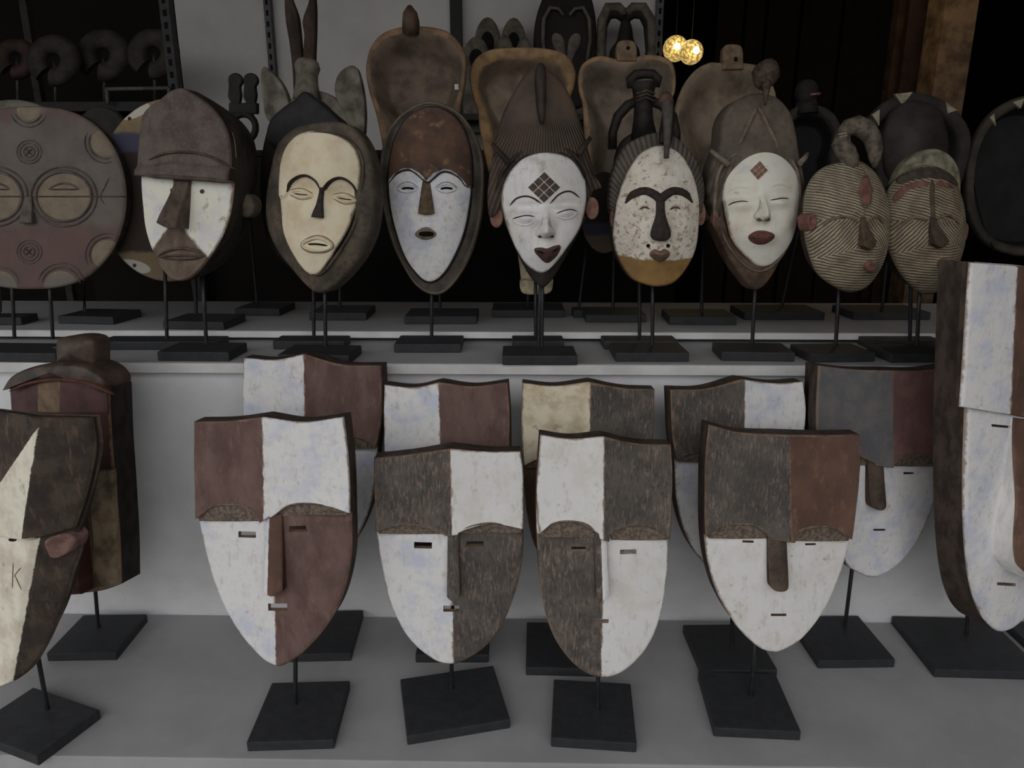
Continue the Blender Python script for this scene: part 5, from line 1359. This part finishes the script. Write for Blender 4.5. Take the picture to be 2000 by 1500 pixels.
# ------------------------------------------------------------------ the room behind
YW = 2.75
def wx(X, Y, y): return on_y(X, Y, y).x
xa, xb = wx(346, 60, YW), wx(1286, 60, YW)
structure(box_at('wall_inner', xa, xb, YW, YW + .08, -.78, ZC - .001, MT['wall'], None, .002))
def post(name, X0, X1, y, mat, label, cat='post', th=.03, z1=ZC - .001, z0=-.78, holes=False):
    a, b = wx(X0, 60, y), wx(X1, 60, y)
    r = root(name, ((a + b) / 2, y, z0), label, cat)
    box_at('upright', a, b, y - th / 2, y + th / 2, z0, z1, mat, r, .002)
    if holes:
        hole = mesh(bevel_box((b - a) * .34, .002, .018, 0))
        hole.materials.append(MT['black'])
        for k in range(40):
            o = link('punched_hole', hole, None, r)
            o.location = (0, -th / 2, .8 - z0 + k * .035)
    return r
post('shelf_upright', 521, 534, YW - .02, MT['metal'], 'narrow perforated steel upright behind the horned mask', holes=True)
post('shelf_upright', 880, 903, YW - .02, MT['blackmetal'], 'broad black upright on the grey wall above the round-topped hollow mask')
post('shelf_upright', 1279, 1293, YW - .02, MT['metal'], 'perforated steel upright beside the golden lamps', holes=True)
post('shelf_upright', 320, 340, YW - .35, plain('dim_steel', col=(52, 53, 54), rough=.5), 'perforated steel upright at the end of the dark rack', holes=True)
post('rack_post', 50, 64, YW + .10, plain('rack_grey', col=(60, 58, 58)), 'thin dark rack post among the ring discs')
wood = plain('warm_timber', col=(112, 92, 70), var=.4, sc=14)
wood2 = plain('dark_timber', col=(66, 50, 40), var=.4, sc=14)
post('timber_post', 1822, 1885, 3.3, wood, 'thick timber post lit warm in the dim room at right', th=.14)
post('timber_post', 1744, 1768, 3.6, wood2, 'slim pale timber post in the dark room', th=.06)
post('timber_post', 1768, 1822, 3.45, plain('brown_timber', col=(48, 33, 26), var=.4, sc=14), 'dark brown timber board beside the warm post', th=.03)
for i, (X0, X1, yy) in enumerate(((1400, 1450, 5.2), (1456, 1492, 5.2), (1498, 1560, 5.25), (1566, 1640, 5.2), (1646, 1740, 5.25))):
    a, b = wx(X0, 60, yy), wx(X1, 60, yy)
    structure(box_at('trim_%d' % (i + 1), a, b, yy, yy + .03, -.78, ZC - .01, plain('panel_brown', col=(33, 25, 20), var=.4, sc=8), None, .004))
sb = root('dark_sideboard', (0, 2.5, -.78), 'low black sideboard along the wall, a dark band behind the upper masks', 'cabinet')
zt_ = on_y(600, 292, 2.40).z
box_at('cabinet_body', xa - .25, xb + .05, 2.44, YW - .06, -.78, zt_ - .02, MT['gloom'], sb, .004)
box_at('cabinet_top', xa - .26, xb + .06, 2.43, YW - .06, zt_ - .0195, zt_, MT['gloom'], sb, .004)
# shelf along the wall with dark masks
sh = root('wall_shelf', (0, YW - .17, .95), 'dark steel shelf along the grey wall holding carved rings', 'shelf')
zs = on_y(930, 222, YW - .3).z
a, b = wx(850, 200, YW - .2), wx(1284, 200, YW - .2)
box_at('shelf_board', a, b, YW - .30, YW - .04, zs - .02, zs, MT['blackmetal'], sh)
def wall_piece(name, label, cat, X, Y, y=YW - .18):
    p = on_y(X, Y, y)
    s = Piece(name, label, cat, Vector((p.x, y, zs)))
    s.plane(p, 0, 0, (X, Y - 40))
    Piece.cur = s
    return s
gb = plain('grey_brown_wood', col=(98, 92, 80), var=.3, sc=30)
dkb = plain('soot_brown', col=(36, 33, 31), sc=30)
for cx, top_, rx, ry, yy, lab in ((952, 32, 25, 50, YW - .12, 'grey-brown round-topped carving, left of the rear pair on the shelf'), (1003, 33, 24, 50, YW - .12, 'grey-brown round-topped carving, right of the rear pair on the shelf'),
                             (930, 70, 26, 42, YW - .22, 'low grey round-topped carving at the shelf end beside the black upright'), (986, 67, 18, 42, YW - .22, 'pale small round-topped carving, middle front of the shelf group'), (1023, 71, 16, 40, YW - .22, 'tan small round-topped carving beside the horned dark mask')):
    s = wall_piece('arched_carving', lab, 'carving', cx, top_ + 150, yy)
    o = [(cx - rx, top_ + 190, 1), (cx - rx, top_ + ry), (cx - rx * .75, top_ + ry * .35), (cx, top_), (cx + rx * .75, top_ + ry * .35), (cx + rx, top_ + ry), (cx + rx, top_ + 190, 1)]
    s.relief('body', o, lambda X, Y, r, d: 0, gb, back=-24, nr=8, nb=2, step=8, fillet=6)
    s.relief('hollow', ell(cx, top_ + ry * 1.05, rx * .62, ry * .52, 16), lambda X, Y, r, d: 2 - 2 * r, MT['slit'], back=-6, nr=4, nb=2, step=6, fillet=2)
s = wall_piece('heart_face_mask', 'dark tall mask with grey heart-shaped face and looped horns on the wall shelf', 'mask', 1104, 200)
s.relief('body', [(1070, -30, 1), (1150, -30, 1), (1163, 30), (1166, 90), (1156, 190), (1104, 215), (1056, 190), (1042, 90), (1048, 30)], lambda X, Y, r, d: 6 * (1 - r * r), dkb, back=-20, nr=10, nb=2, step=8, fillet=5)
for sg in (-1, 1):
    s.tube('loop_horn', [(1106 + sg * 6, 32, 10), (1106 + sg * 16, 20, 12), (1106 + sg * 32, 18, 12), (1106 + sg * 44, 40, 12), (1106 + sg * 46, 80, 10), (1106 + sg * 40, 120, 8)], [3, 3.5, 4, 4, 4, 3], gb, n=8)
    s.relief('cheek', [(1106 + sg * 3, 88), (1106 + sg * 10, 70), (1106 + sg * 24, 66), (1106 + sg * 28, 82), (1106 + sg * 16, 108), (1106 + sg * 6, 125)], lambda X, Y, r, d: 10 - 3 * r, plain('cheek_grey', col=(104, 98, 88), sc=60), back=2, nr=5, nb=2, step=5, fillet=2)
s = wall_piece('horn_ring_mask', 'dark mask framed by two curved grey horns on the wall shelf by the lamps', 'mask', 1225, 200)
for sg in (-1, 1):
    s.tube('horn', [(1222 + sg * 2, 26, 0), (1222 + sg * 14, 14, 0), (1222 + sg * 34, 14, 0), (1224 + sg * 48, 40, 0), (1224 + sg * 50, 90, 0), (1224 + sg * 45, 150, 0), (1222 + sg * 30, 200, 0)], [8, 9, 10, 10, 9, 8, 6], gb, n=10)
    s.tube('inner_horn', [(1222 + sg * 2, 36, -4), (1222 + sg * 16, 26, -4), (1222 + sg * 34, 28, -4), (1222 + sg * 43, 50, -4), (1222 + sg * 44, 100, -4), (1222 + sg * 30, 180, -4)], [8, 9, 10, 8, 5, 4], dkb, n=10)
s.relief('face', [(1222, 30), (1212, 50), (1206, 76), (1192, 100), (1196, 160), (1222, 205), (1248, 160), (1250, 100), (1238, 76), (1234, 50)], lambda X, Y, r, d: 12 * (1 - r * r), dkb, back=-12, nr=8, nb=2, step=6, fillet=4)
# lamps
g = G('pierced_brass_glow', .5)
v = g.node('ShaderNodeTexVoronoi'); v.inputs['Scale'].default_value = 85
g.nt.links.new(g.obj(), v.inputs['Vector'])
dd = g.sm(.62, .40, S(g, v.outputs['Distance']))
g.nt.links.new(g.mix(dd, (0.10, .07, .03, 1), (0.6, .45, .18, 1)).k, g.b.inputs['Base Color'])
lw_ = g.node('ShaderNodeLayerWeight'); lw_.inputs[0].default_value = .35
g.nt.links.new(g.mix(dd, (.50, .33, .09, 1), (.95, .68, .24, 1)).k, g.b.inputs['Emission Color'])
g.b.inputs['Emission Strength'].default_value = .42
MT['lampglow'] = g.out(g.mix(dd, (0.10, .07, .03, 1), (0.6, .45, .18, 1)))
g = G('bulb', .5)
g.b.inputs['Emission Color'].default_value = (1, .8, .4, 1); g.b.inputs['Emission Strength'].default_value = 5
MT['bulb'] = g.out((240, 220, 160))
for X, Y, rr, yy, lab in ((1319, 95, 25, 3.4, 'dim golden pierced globe lamp, left of the lamp pair'), (1350, 102, 24, 3.25, 'bright golden pierced globe lamp, right of the lamp pair')):
    p = on_y(X, Y, yy)
    L = Piece('globe_lamp', lab, 'lamp', p); L.plane(p, 0, 0, (X, Y)); Piece.cur = L
    L.ball('globe', X, Y, 0, rr, rr, rr, MT['lampglow'], seg=24)
    L.ball('bulb', X + (4 if rr < 25 else -1), Y, rr * .72, 9, 9, 9, MT['bulb'], seg=14)
    zt = ZC - .001 - p.z
    link('cable', tube_mesh([Vector((0, 0, rr * L.k * .9)), Vector((0, 0, zt / 2)), Vector((0, 0, zt))], .0015, 6), MT['black'], L.root)
    ld = bpy.data.lights.new('lamp_light', 'POINT'); ld.energy = .5; ld.color = (1, .72, .35); ld.shadow_soft_size = .05
    lo = bpy.data.objects.new('lamp_light', ld); COL.objects.link(lo); lo.location = p + Vector((0, -.12, 0))
# pendant out of sight above the timber post: the room's warm light
ld = bpy.data.lights.new('room_light', 'POINT'); ld.energy = 1.7; ld.color = (1, .66, .34); ld.shadow_soft_size = .06
lo = bpy.data.objects.new('room_light', ld); COL.objects.link(lo); lo.location = on_y(1800, -120, 2.9)
# dark rack with ring discs at the left
YG = YW - .25
zr = on_y(200, 205, YG).z
rk = root('dark_rack', (wx(150, 100, YG), YG, zr), 'dim black rack board carrying the pale ring discs', 'shelf')
box_at('rack_board', wx(-120, 100, YG), wx(316, 150, YG), YG - .1, YG + .12, zr - .03, zr, MT['blackmetal'], rk)
wr = root('wire_frame', (wx(270, 172, YG - .12), YG - .12, zr), 'thin grey wire frame on the rack beside the steel upright', 'frame')
for p0, p1 in (((208, 174), (330, 172)), ((208, 174), (211, 204)), ((330, 172), (332, 204))):
    a_, b_ = on_y(p0[0], p0[1], YG - .12), on_y(p1[0], p1[1], YG - .12)
    link('wire', tube_mesh([a_ - wr.location, (a_ + b_) / 2 - wr.location, b_ - wr.location], .006, 6), plain('wire_grey', col=(92, 90, 86)), wr)
gg = plain('dusty_stone', col=(58, 53, 48), var=.3, sc=30)
gr = plain('dusty_red_stone', col=(62, 46, 40), var=.3, sc=30)
for cx, cy, ro_, ri, m_, lab in ((30, 115, 41, 13, gr, 'reddish pierced ring disc at the far left of the dark rack'), (104, 118, 51, 14, gg, 'grey pierced ring disc, second from left in the dark rack'),
                                 (200, 108, 52, 14, gg, 'grey pierced ring disc, third from left in the dark rack'), (299, 105, 50, 14, gg, 'grey pierced ring disc nearest the steel upright')):
    yg = YG - (.06 if cx in (104, 299) else 0)
    p = on_y(cx, 205, yg); p.z = zr
    s = Piece('ring_disc', lab, 'disc', p); s.plane(on_y(cx, cy, yg), 0, 0, (cx, cy)); Piece.cur = s
    rm_ = (ro_ + ri) / 2
    s.strip('ring', [(cx + rm_ * math.cos(R(a)), cy + rm_ * math.sin(R(a))) for a in range(-232, 99, 10)], ro_ - ri, 10, m_, taper=False, sink=6)
    s.tube('stand_rod', [(cx - 2, cy - 2, -8), (cx - 1, cy + 40, -8), (cx, 206, -8)], 3, MT['metal'], n=8)
    s.ball('back_cap', cx, cy, -8, ri * .9, ri * .9, 3, MT['black'])
# back of the rack stays in the dark
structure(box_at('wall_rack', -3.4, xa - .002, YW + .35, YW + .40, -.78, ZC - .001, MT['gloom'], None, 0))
